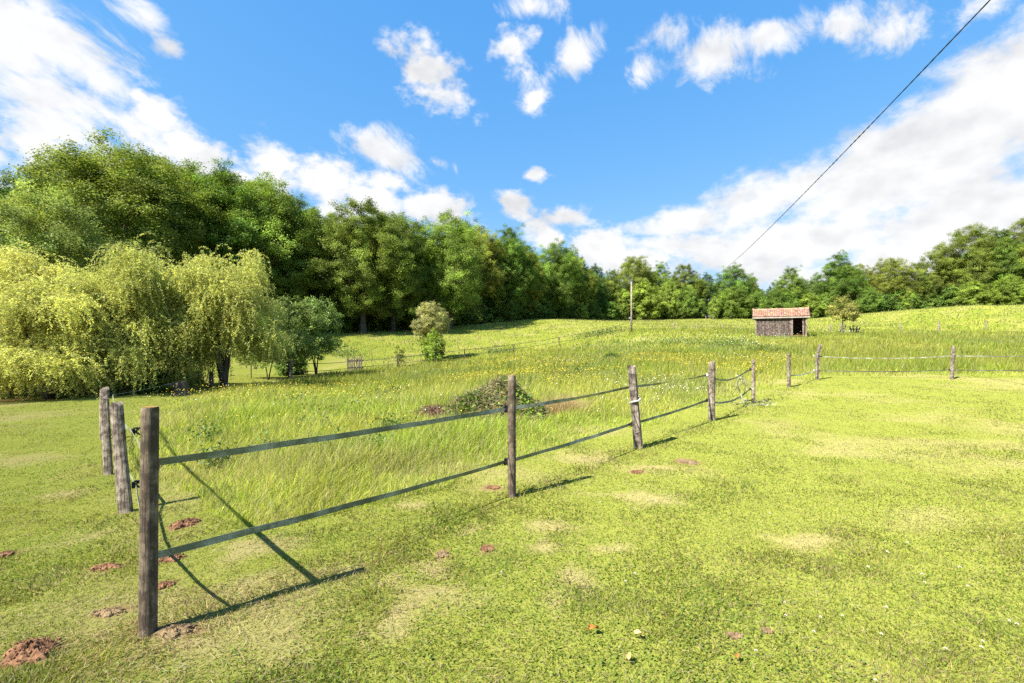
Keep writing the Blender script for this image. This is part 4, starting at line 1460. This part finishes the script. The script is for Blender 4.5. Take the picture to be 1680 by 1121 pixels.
# ------------------------------------------------------------------ stump by the willows
sp_ = at(297, 650, 17.0)
t = empty('tree_stump', ground(sp_.x, sp_.y))
g = np.random.default_rng(12)
mb = MB(); V, F = [], []
n = 14
pr = 1 + g.normal(size=n) * .10
for i, (z, r) in enumerate(((-.2, .33), (.0, .29), (.12, .23), (.3, .215), (.47, .20), (.5, .18))):
    for k in range(n):
        w = 2 * math.pi * k / n
        V.append((r * pr[k] * math.cos(w) * (1.05 if i < 2 else 1), r * pr[k] * math.sin(w), z + (.05 * math.cos(w) if i > 3 else 0)))
for i in range(5):
    for k in range(n): F.append((i * n + k, i * n + (k + 1) % n, (i + 1) * n + (k + 1) % n, (i + 1) * n + k))
mb.add(V, F); mb.build('stump_body', M['bark'], t)
mb = MB(); mb.add([V[5 * n + k] for k in range(n)] + [(0, 0, .51)], [(k, (k + 1) % n, n) for k in range(n)]); mb.build('cut_face', M['timber'], t)
mb = MB(); mb.tube([(-.2, -.02, .36), (-.42, -.05, .42), (-.6, -.05, .40)], [.07, .05, .03], 7); mb.build('branch_stub', M['bark'], t)
tag(t, 'grey weathered tree stump in the shade below the willows', 'stump')

# ------------------------------------------------------------------ heap of garden waste
def heap():
    g = np.random.default_rng(8)
    p = at(812, 690, 9.6)
    t = empty('garden_waste_heap', ground(p.x, p.y))
    n, m_ = 40, 14
    V, F = [(0, 0, .62)], []

    def hz(x, y):
        r = math.hypot(x / 1.22, y / .85)
        b = max(0, 1 - r ** 2.2) * .58
        b *= 1 + .25 * math.sin(3.1 * x + 1) * math.cos(2.3 * y) + .12 * math.sin(7 * x + 2 * y)
        return b
    for i in range(1, m_ + 1):
        f = i / m_
        for k in range(n):
            w = 2 * math.pi * k / n
            x, y = 1.24 * f * math.cos(w), .87 * f * math.sin(w)
            V.append((x, y, hz(x, y) - (.1 if i == m_ else 0)))
    for k in range(n): F.append((0, 1 + k, 1 + (k + 1) % n))
    for i in range(m_ - 1):
        for k in range(n): F.append((1 + i * n + k, 1 + (i + 1) * n + k, 1 + (i + 1) * n + (k + 1) % n, 1 + i * n + (k + 1) % n))
    mb = MB(); mb.add(V, F); mb.build('packed_core', M['compost'], t, smooth=True)

    def scatter(nl, fx, zoff, L, W, col, name, mat, axis_flat=False, hue=.12):
        C, A = [], []
        while len(C) < nl:
            x, y = fx()
            h = hz(x, y)
            if h <= .0 and not axis_flat: continue
            C.append((x, y, h + abs(g.normal()) * zoff))
        C = np.array(C)
        ax = unit(g.normal(size=(nl, 3)) * (1, 1, .35))
        V, F = leaf_quads(C, L, W, g, (0, 0, .6), ax)
        np_mesh(name, V, F, mat, rep4(jitter_cols(col, nl, g, hue, .3)), parent=t)
    scatter(9000, lambda: (g.uniform(-1.2, 1.2), g.uniform(-.85, .85)), .05, .085, .035, (.26, .265, .095), 'wilted_cuttings', M['leaf'])
    scatter(2200, lambda: (g.normal(-.15, .35), g.normal(-.2, .3)), .05, .10, .025, (.28, .31, .16), 'silvery_cuttings', M['leaf'])
    scatter(2400, lambda: (g.normal(.62, .22), g.normal(-.2, .3)), .06, .09, .06, (.20, .29, .035), 'fresh_green_cuttings', M['leaf'])
    scatter(1300, lambda: (g.normal(-.62, .2), g.normal(-.45, .2)), .06, .09, .06, (.09, .15, .022), 'dark_green_cuttings', M['leaf'])
    scatter(6500, lambda: (g.uniform(-1.1, 1.1), g.uniform(-.8, .8)), .06, .20, .010, (.34, .25, .14), 'dry_stalks', M['leaf'])
    tw = MB()
    for k in range(260):
        x, y = g.normal(0, .5), g.normal(0, .35)
        a = Vector((x, y, hz(x, y) + .02)); d_ = Vector(g.normal(size=3) * (.16, .16, .07))
        tw.tube([a - d_, a + Vector((0, 0, .03)), a + d_], [.005, .006, .003], 4, cap=False)
    tw.build('twigs', M['bark'], t)
    tag(t, 'heap of wilted garden cuttings dumped in the long grass', 'heap')
    # the brown clump of dead brambles beside it
    p2 = at(714, 683, 9.7)
    t2 = empty('dead_brambles', ground(p2.x, p2.y))
    tw = MB()
    for k in range(420):
        x, y = g.normal(0, .17), g.normal(0, .15)
        a = Vector((x, y, abs(g.normal()) * .10)); d_ = Vector(g.normal(size=3) * (.11, .11, .07))
        tw.tube([a - d_, a + Vector((0, 0, .03)), a + d_], [.0045, .005, .003], 4, cap=False)
    tw.build('stems', M['bramble'], t2)
    n_ = 1300
    C = np.stack([g.normal(0, .2, n_), g.normal(0, .17, n_), np.abs(g.normal(0, .11, n_)) + .02], 1)
    V, F = leaf_quads(C, .06, .025, g)
    np_mesh('withered_leaves', V, F, M['leaf'], rep4(jitter_cols((.21, .12, .085), n_, g, .1, .3)), parent=t2)
    tag(t2, 'small brown clump of dead brambles at the left end of the cuttings heap', 'brush clump')
    # straw to the right
    p3 = at(925, 676, 9.9)
    t3 = empty('dry_straw_tuft', ground(p3.x, p3.y))
    n_ = 1500
    xy = g.normal(size=(n_, 2)) * (.24, .2)
    lean = g.normal(size=(n_, 2)) * .45 + xy * .8
    P = np.stack([xy[:, 0], xy[:, 1], np.zeros(n_) - .02], 1)
    V, F, C = blades(P, g.uniform(.25, .6, n_), g.uniform(.004, .008, n_), lean, g.uniform(0, 6.28, n_), jitter_cols((.50, .37, .19), n_, g, .06, .2))
    np_mesh('straw', V, F, M['grass'], C, parent=t3)
    tag(t3, 'tuft of bleached straw-coloured grass at the right end of the cuttings heap', 'straw')


def blades(P, h, w, lean, az, col, simple=False):
    """Grass blades: P roots, lean = horizontal shift of the tip per height; 5-point bent blade or a single triangle."""
    n = len(P)
    side = np.stack([np.cos(az), np.sin(az), np.zeros(n)], 1)
    ll = np.minimum(np.linalg.norm(lean, axis=1), 2.0)
    up = h / np.sqrt(1 + ll ** 2)
    tip = P + np.concatenate([lean * up[:, None], up[:, None]], 1)
    if simple:
        V = np.stack([P - side * w[:, None] / 2, P + side * w[:, None] / 2, tip], 1).reshape(-1, 3)
        F = np.arange(3 * n).reshape(n, 3)
        return V, F, np.repeat(col, 3, axis=0)
    mid = P + np.concatenate([lean * up[:, None] * 0.32, up[:, None] * 0.58], 1)
    V = np.stack([P - side * w[:, None] / 2, P + side * w[:, None] / 2, mid - side * w[:, None] * .42, mid + side * w[:, None] * .42, tip], 1).reshape(-1, 3)
    b = (np.arange(n) * 5)[:, None]
    F = np.concatenate([b + np.array([[0, 1, 3]]), b + np.array([[0, 3, 2]]), b + np.array([[2, 3, 4]])], 1).reshape(-1, 3)
    return V, F, np.repeat(col, 5, axis=0)


M['compost'] = plain_material('compost', (0.20, 0.17, 0.085), 0.95, 0.5, 14, 0.1, bump=0.8)
M['bramble'] = plain_material('bramble_stems', (0.13, 0.075, 0.06), 0.9, 0.4, 14, 0.1)
heap()

# ------------------------------------------------------------------ bare earth patches and molehills
for i, (x, y, rx, ry, h, lab) in enumerate(_soilw):
    g = np.random.default_rng(200 + i)
    n, m_ = 36, 9
    V, F = [(0, 0, h)], []
    ph = g.uniform(0, 6.28, 3)
    for q in range(1, m_ + 1):
        f = q / m_
        for k in range(n):
            w = 2 * math.pi * k / n
            e = 1 + .24 * math.sin(2 * w + ph[0]) + .20 * math.sin(5 * w + ph[1]) + .08 * math.sin(9 * w + ph[2])
            px, py = rx * .72 * f * e * math.cos(w), ry * .72 * f * e * math.sin(w)
            gz_ = z1(x + px, y + py) - z1(x, y)
            V.append((px, py, gz_ + h * (1 - f ** 2) * (1 + g.normal() * .18) + (-.015 if q == m_ else .006)))
    for k in range(n): F.append((0, 1 + k, 1 + (k + 1) % n))
    for q in range(m_ - 1):
        for k in range(n): F.append((1 + q * n + k, 1 + (q + 1) * n + k, 1 + (q + 1) * n + (k + 1) % n, 1 + q * n + (k + 1) % n))
    mb = MB(); mb.add(V, F)
    for k in range(int(90 if h > .03 else 45)):
        w, rr = g.uniform(0, 6.28), math.sqrt(g.uniform(0, 1)) * .85
        px, py = rx * rr * math.cos(w), ry * rr * math.sin(w)
        s = g.uniform(.003, .010) * (1.5 if h > .05 else 1)
        zz = z1(x + px, y + py) - z1(x, y) + max(0, h * (1 - rr ** 2)) + s * .3
        Mx = Matrix.Rotation(g.uniform(0, 3), 3, Vector(g.normal(size=3)))
        P = [Mx @ Vector(q) * s * g.uniform(.8, 1.25) for q in ((1, 0, 0), (-1, 0, 0), (0, 1, 0), (0, -1, 0), (0, 0, 1), (0, 0, -1))]
        mb.add([q + Vector((px, py, zz)) for q in P], [(0, 2, 4), (2, 1, 4), (1, 3, 4), (3, 0, 4), (2, 0, 5), (1, 2, 5), (3, 1, 5), (0, 3, 5)])
    t = mb.build('earth_patch', M['thatch' if any(q in lab for q in ('brown', 'pale', 'worn', 'dry')) else 'soil']); t.location = ground(x, y)
    tag(t, lab, 'earth patch', 'bare earth patches in the lawn')

# ------------------------------------------------------------------ lawn
g = np.random.default_rng(99)
OBST = [(p.x, p.y, r + .01) for (p, r, h, l) in POST.values() if p.y < 18]


def scatter_ground(n, y0, y1, pw, tmax, g):
    """Points in front of the house, thinning out with distance."""
    q = g.random(n)
    if abs(pw - 1) < 1e-6: y = y0 * (y1 / y0) ** q
    else: y = (y0 ** (1 - pw) + q * (y1 ** (1 - pw) - y0 ** (1 - pw))) ** (1 / (1 - pw))
    x = g.uniform(-tmax, tmax, n) * (y + .35)
    return x, y


def free(x, y):
    ok = np.ones(x.shape, bool)
    for (ox, oy, r) in OBST: ok &= (x - ox) ** 2 + (y - oy) ** 2 > r * r
    return ok


def lawn_color(x, y, g):
    n = len(x)
    a = sstep(fbm(x, y, 1.1, 3, 4), .30, .70)[:, None]
    b = sstep(fbm(x, y, 4.5, 21, 3), .30, .72)[:, None]
    c = np.array([.160, .218, .030]) * (1 - a) + np.array([.236, .252, .048]) * a
    c = c * (0.80 + .40 * b)
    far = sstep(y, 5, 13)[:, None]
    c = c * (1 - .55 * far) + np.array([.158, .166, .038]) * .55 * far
    d = dry_mask(x, y)
    straw = g.random(n) < (.17 + .55 * d)
    c = np.where(straw[:, None], np.array([.36, .265, .135]), c)
    return jitter_cols(c, n, g, .09, .18), d


N = 640000
x, y = scatter_ground(N, 1.45, 32, 1.25, 1.32, g)
keep = ~in_meadow(x, y) & (g.random(N) > .84 * soil_mask(x, y)) & free(x, y) & (pond_r(x, y) > 1.05)
x, y = x[keep], y[keep]
n = len(x)
col, dry = lawn_color(x, y, g)
tuft = sstep(fbm(x, y, 2.2, 55, 3), .45, .75)
fence_d = np.abs((x + 1.9) * .74 - (y - 2.4) * .67)          # longer grass where the mower misses, along the front fence
edge = (1 - sstep(fence_d, .05, .40)) * (x > -2.6)
h = (.018 + .016 * tuft + .040 * edge * g.random(n)) * g.uniform(.6, 1.45, n) * (1 + .03 * y) * (1 - .45 * dry)
w = (.0024 + .00075 * y) * g.uniform(.7, 1.4, n)
dirn = fbm(x, y, 1.6, 66, 2) * 12.6
lean = np.stack([np.cos(dirn), np.sin(dirn)], 1) * .7 + g.normal(size=(n, 2)) * .92
P = np.stack([x, y, zt(x, y) - .004], 1)
near = y < 7.0
V, F, C = blades(P[near], h[near], w[near], lean[near], g.uniform(0, 6.28, near.sum()), col[near])
tag(np_mesh('lawn_grass', V, F, M['grass'], C), 'short mown lawn grass around the camera', 'grass', kind='stuff')
V, F, C = blades(P[~near], h[~near], w[~near] * 1.2, lean[~near], g.uniform(0, 6.28, (~near).sum()), col[~near], True)
tag(np_mesh('distant_lawn_grass', V, F, M['grass'], C), 'mown lawn grass farther away on the right and under the willows', 'grass', kind='stuff')

# clover and small broad weeds in the lawn
N = 60000
x, y = scatter_ground(N, 1.45, 8, 1.25, 1.3, g)
pat = sstep(fbm(x, y, .9, 88, 3) + .05 * np.clip(x / np.maximum(y, 1), -1, 1), .46, .66)
keep = ~in_meadow(x, y) & (g.random(N) < .06 + .45 * pat) & (soil_mask(x, y) < .2) & (dry_mask(x, y) < .55) & free(x, y)
x, y = x[keep], y[keep]
n = len(x)
Cc = np.stack([x, y, zt(x, y) + g.uniform(.004, .026, n)], 1)
V, F = leaf_quads(Cc, .015, .013, g, (0, 0, 1.6))
tag(np_mesh('clover_leaves', V, F, M['grass'], rep4(jitter_cols((.18, .24, .04), n, g, .08, .17))), 'clover and small broad weeds growing in the lawn', 'clover', kind='stuff')

# dry clippings lying on the lawn
N = 30000
x, y = scatter_ground(N, 1.5, 12, 1.2, 1.3, g)
keep = ~in_meadow(x, y) & (g.random(N) < .14 + .8 * dry_mask(x, y)) & (soil_mask(x, y) < .5)
x, y = x[keep], y[keep]
n = len(x)
P = np.stack([x, y, zt(x, y) + g.uniform(.008, .03, n)], 1)
ln = g.normal(size=(n, 2)); ln = ln / np.linalg.norm(ln, axis=1, keepdims=True) * g.uniform(3, 9, n)[:, None]
up = g.uniform(.03, .085, n)
V, F, C = [], [], []
d2 = ln / np.linalg.norm(ln, axis=1, keepdims=True)
tip = P + np.concatenate([d2 * up[:, None], g.uniform(-.004, .012, (n, 1))], 1)
sd = np.stack([-d2[:, 1], d2[:, 0], np.zeros(n)], 1) * (.0007 + .0003 * y)[:, None]
V = np.stack([P - sd, P + sd, tip + sd * .6, tip - sd * .6], 1).reshape(-1, 3)
tag(np_mesh('dry_clippings', V, np.arange(4 * n).reshape(n, 4), M['grass'], rep4(jitter_cols((.42, .34, .19), n, g, .06, .22))), 'dry mown clippings lying on the lawn', 'clippings', kind='stuff')

# ------------------------------------------------------------------ hay meadow
def meadow_color(x, y, g):
    n = len(x)
    a = sstep(fbm(x, y, .35, 103, 4), .32, .68)[:, None]
    b = sstep(fbm(x, y, 1.6, 121, 3), .32, .70)[:, None]
    c = np.array([.195, .245, .028]) * (1 - a) + np.array([.265, .275, .042]) * a
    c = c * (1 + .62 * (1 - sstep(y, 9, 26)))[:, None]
    c = c * (.85 + .3 * b)
    blu = sstep(fbm(x, y * .7, .22, 140, 3), .56, .72)[:, None] * sstep(y, 6, 14)[:, None]
    c = c * (1 - .5 * blu) + np.array([.155, .215, .065]) * .5 * blu
    # the pale, seed-headed hay beyond the valley fence and on the far slopes
    fx, fy = [POST['V%d' % i][0].x for i in range(6)], [POST['V%d' % i][0].y for i in range(6)]
    fy_at = np.interp(x, [-30] + fx + [45], [36] + fy + [66])
    hay = sstep(y - fy_at, -.5, 3)[:, None]
    c = c * (1 - .6 * hay) + np.array([.20, .215, .070]) * .6 * hay
    return c, hay[:, 0]


def edge_dist(x, y):
    d = np.full(x.shape, 99.0)
    ring = MEADOW[-8:] + MEADOW[:11]
    for (x1, y1), (x2, y2) in zip(ring[:-1], ring[1:]):
        t = np.clip(((x - x1) * (x2 - x1) + (y - y1) * (y2 - y1)) / ((x2 - x1) ** 2 + (y2 - y1) ** 2), 0, 1)
        d = np.minimum(d, np.hypot(x - x1 - t * (x2 - x1), y - y1 - t * (y2 - y1)))
    return d


N = 520000
x, y = scatter_ground(N, 3.4, 122, 1.12, 1.3, g)
keep = in_meadow(x, y) & free(x, y)
x, y = x[keep], y[keep]
n = len(x)
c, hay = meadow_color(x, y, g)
fence_d = (-(x + 1.9) * .74 + (y - 2.4) * .67)
short = 1 - sstep(edge_dist(x, y), .1, 1.9)
hn = fbm(x, y, .9, 160, 3)
hp = np.hypot((x - at(812, 690, 9.6).x) / 1.5, (y - 9.6) / 1.15)
clear = 1 - sstep(hp, .8, 1.15)
h = (.17 + .50 * hn) * g.uniform(.5, 1.25, n) * (1 - .72 * short) * (1 - .30 * hay) * (1 - .22 * sstep(y, 25, 36)) * (.82 + .18 * sstep(y, 8, 16)) * (1 - .75 * clear)
pale = g.random(n) < (.22 + .25 * short + .30 * sstep(fbm(x, y, .7, 170, 3), .5, .7) * (y < 12) - .08 * sstep(y, 12, 20) + .06 * hay)
c = np.where(pale[:, None], np.array([.40, .36, .145]), c)
h = np.where(pale, h * 1.22, h)
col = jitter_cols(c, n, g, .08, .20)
w = (.0034 + .00088 * y) * g.uniform(.6, 1.4, n) * np.where(pale, .6, 1)
wind = fbm(x, y, .5, 180, 2)
lean = np.stack([.20 + .5 * (wind - .5), .08 + 0 * x], 1) + g.normal(size=(n, 2)) * .36
P = np.stack([x, y, zt(x, y) - .01], 1)
near = y < 15
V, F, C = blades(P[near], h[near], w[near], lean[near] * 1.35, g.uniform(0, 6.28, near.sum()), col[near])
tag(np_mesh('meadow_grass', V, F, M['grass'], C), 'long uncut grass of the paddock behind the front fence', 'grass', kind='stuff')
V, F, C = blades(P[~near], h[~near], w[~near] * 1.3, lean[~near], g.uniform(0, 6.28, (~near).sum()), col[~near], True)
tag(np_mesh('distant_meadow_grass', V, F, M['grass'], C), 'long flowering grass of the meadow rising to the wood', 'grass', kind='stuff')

# docks, nettles and other leafy weeds: patches of broader, bluer leaf
WEED = [(355, 735, 26, .25), (560, 665, 60, .5), (520, 690, 40, .4), (440, 720, 30, .25), (540, 720, 28, .3), (610, 715, 30, .3), (345, 700, 24, .2), (640, 690, 26, .7), (560, 590, 40, 1.0), (640, 640, 30, .5),
        (1120, 560, 60, .9), (1190, 565, 40, .8), (945, 605, 40, .5), (820, 575, 40, .6), (700, 560, 50, .6), (980, 548, 40, .8), (1430, 532, 80, .35), (1570, 524, 90, .35), (1250, 575, 40, .6), (480, 650, 40, .4)]
Cs, Cl, Ls = [], [], []
for (u, v, ru, dens) in WEED:
    d = 5.0
    for _ in range(40):
        gx_ = (u - CU) / FPX * d
        zz = z1(gx_, d) + .3
        d = .5 * d + .5 * max(4.2, (EYE - zz) * FPX / (v - CV)) if v > 580 else min(90, d * 1.0 + 2.0)
        if v <= 580 and EYE - (v - CV) / FPX * d < z1((u - CU) / FPX * d, d) + .25: break
    x0, rr = (u - CU) / FPX * d, ru / FPX * d
    nn = int(900 * dens)
    px, py = x0 + g.normal(size=nn) * rr * .5, d + g.normal(size=nn) * rr * .5
    Cs.append(np.stack([px, py, zt(px, py) + np.abs(g.normal(size=nn)) * .15 * min(1.6, .7 + d / 40) + .08], 1))
    Cl.append(np.tile(np.array([.15, .215, .05]) * (1 if g.random() < .6 else .75), (nn, 1)))
    Ls.append(np.full(nn, .045 + .0028 * d))
Cw, Cl, Ls = np.concatenate(Cs), np.concatenate(Cl), np.concatenate(Ls)
ok = in_meadow(Cw[:, 0], Cw[:, 1])
Cw, Cl, Ls = Cw[ok], Cl[ok], Ls[ok]
V, F = leaf_quads(Cw, Ls, Ls * .5, g, (0, 0, .8))
tag(np_mesh('leafy_weeds', V, F, M['leaf'], rep4(jitter_cols(Cl, len(Cw), g, .08, .22))), 'patches of docks, nettles and thistles in the long grass', 'weeds', kind='stuff')

# ------------------------------------------------------------------ meadow flowers
def flowers(n, y0, y1, pw, size, col, name, label, dens, lift, seed):
    g = np.random.default_rng(seed)
    x, y = scatter_ground(n, y0, y1, pw, 1.25, g)
    keep = in_meadow(x, y) & (g.random(n) < dens(x, y)) & (((-(x + 1.9) * .74 + (y - 2.4) * .67) > 1.2))
    x, y = x[keep], y[keep]
    n = len(x)
    hh = (.17 + .50 * fbm(x, y, .9, 160, 3)) * g.uniform(lift[0], lift[1], n)
    C = np.stack([x, y, zt(x, y) + hh], 1)
    s = size * (1 + y / 12.0)
    V, F = leaf_quads(C, s, s, g, (0, -.5, 1.0))
    tag(np_mesh(name, V, F, M['petal'], rep4(jitter_cols(col, n, g, .05, .15))), label, 'flowers', kind='stuff')


yel = lambda x, y: .035 + .95 * sstep(fbm(x, y * .6, .16, 301, 4), .52, .66) * sstep(y, 9, 18) * (1 - .8 * sstep(y, 46, 60))
flowers(85000, 6, 75, .95, .013, (.60, .47, .03), 'buttercups', 'yellow buttercups scattered through the meadow', yel, (.95, 1.2), 401)
wht = lambda x, y: .02 + .7 * sstep(fbm(x, y * .6, .26, 333, 4), .55, .70) * sstep(x / y, -.15, .6) * (1 - .8 * sstep(y, 40, 60))
flowers(34000, 8, 60, .95, .013, (.78, .78, .70), 'daisies', 'white ox-eye daisies scattered through the meadow', wht, (.9, 1.2), 402)

# white clover heads and fallen leaves on the lawn: things one can count
hm = MB()
for k in range(26):
    a = Vector(np.random.default_rng(k).normal(size=3)); a.z = abs(a.z) * 1.2; a.normalize()
    e = Vector((-a.y, a.x, .3)).normalized() * .0028
    b = a.cross(e).normalized() * .0022
    hm.add([a * .005, a * .010 + e, a * .014, a * .010 - e, a * .009 + b, a * .009 - b], [(0, 1, 2, 3), (0, 4, 2, 5)])
hd = hm.build('flower_head', M['white_petal'] if 'white_petal' in M else M['strap'])
head_me = hd.data
bpy.data.objects.remove(hd)
sm = MB(); sm.tube([(0, 0, -.02), (.002, 0, .02), (0, 0, .045)], [.0012, .0011, .001], 5)
so_ = sm.build('stem', M['stem'])
stem_me = so_.data
bpy.data.objects.remove(so_)
for i, (u, v) in enumerate(((1456, 908), (1424, 932), (1575, 933), (1513, 947), (1517, 959), (1287, 990), (1289, 1013), (1346, 1015), (1382, 1013), (1454, 999), (1446, 1046), (1612, 1054), (1610, 1064), (1551, 1069), (1263, 842), (985, 827), (1075, 826), (1489, 893), (1656, 1023), (1668, 1028),
                            (1437, 1120), (1042, 942), (1026, 953), (822, 937), (1335, 1040), (1240, 1072), (1588, 962))):
    d = (EYE - .04) * FPX / (v - CV)
    xx = (u - CU) / FPX * d
    s = .62 if v > 950 else .8
    t = empty('clover_flower', ground(xx, d), i * 1.1, s)
    for nm, me, zz in (('flower_head', head_me, .045), ('stem', stem_me, 0)):
        o = bpy.data.objects.new(nm, me); COL.objects.link(o); o.parent = t; o.location.z = zz
    tag(t, 'small white clover flower head in the mown lawn', 'clover flower', 'white clover flowers in the lawn')

for i, (u, v, s, rz, cc, lab) in enumerate(((974, 1041, .045, .3, 'leaf_orange', 'curled orange fallen leaf on the lawn near the bottom edge'), (1047, 1049, .034, 2.6, 'leaf_tan', 'pale tan fallen leaf right of the curled orange one'),
                                            (1030, 1088, .04, 1.2, 'leaf_tan', 'yellowish tan fallen leaf closest to the bottom edge'), (1209, 1087, .03, .9, 'leaf_orange', 'small rusty fallen leaf right of the other fallen leaves'))):
    d = (EYE - .03) * FPX / (v - CV)
    xx = (u - CU) / FPX * d
    mb = MB()
    n_, V, F = 9, [], []
    for k in range(n_):
        f = k / (n_ - 1)
        ww = .30 * math.sin(math.pi * f) ** .7 + .01
        for j in (-1, -.5, 0, .5, 1):
            V.append(((f - .5) * s * 1.3, j * ww * s * 1.2, .25 * s * (j * j) * 1.1 + .20 * s * math.sin(f * 4 + j)))
    for k in range(n_ - 1):
        for j in range(4): F.append((k * 5 + j, k * 5 + j + 1, (k + 1) * 5 + j + 1, (k + 1) * 5 + j))
    mb.add(V, F)
    t = empty('fallen_leaf', ground(xx, d, .034), rz)
    mb.build('leaf_blade', M[cc], t, smooth=True)
    mb = MB(); mb.tube([(-.65 * s, 0, .0), (-.95 * s, .05 * s, .15 * s)], [.0014, .001], 5); mb.build('leaf_stalk', M[cc], t)
    tag(t, lab, 'fallen leaf', 'fallen leaves on the lawn')
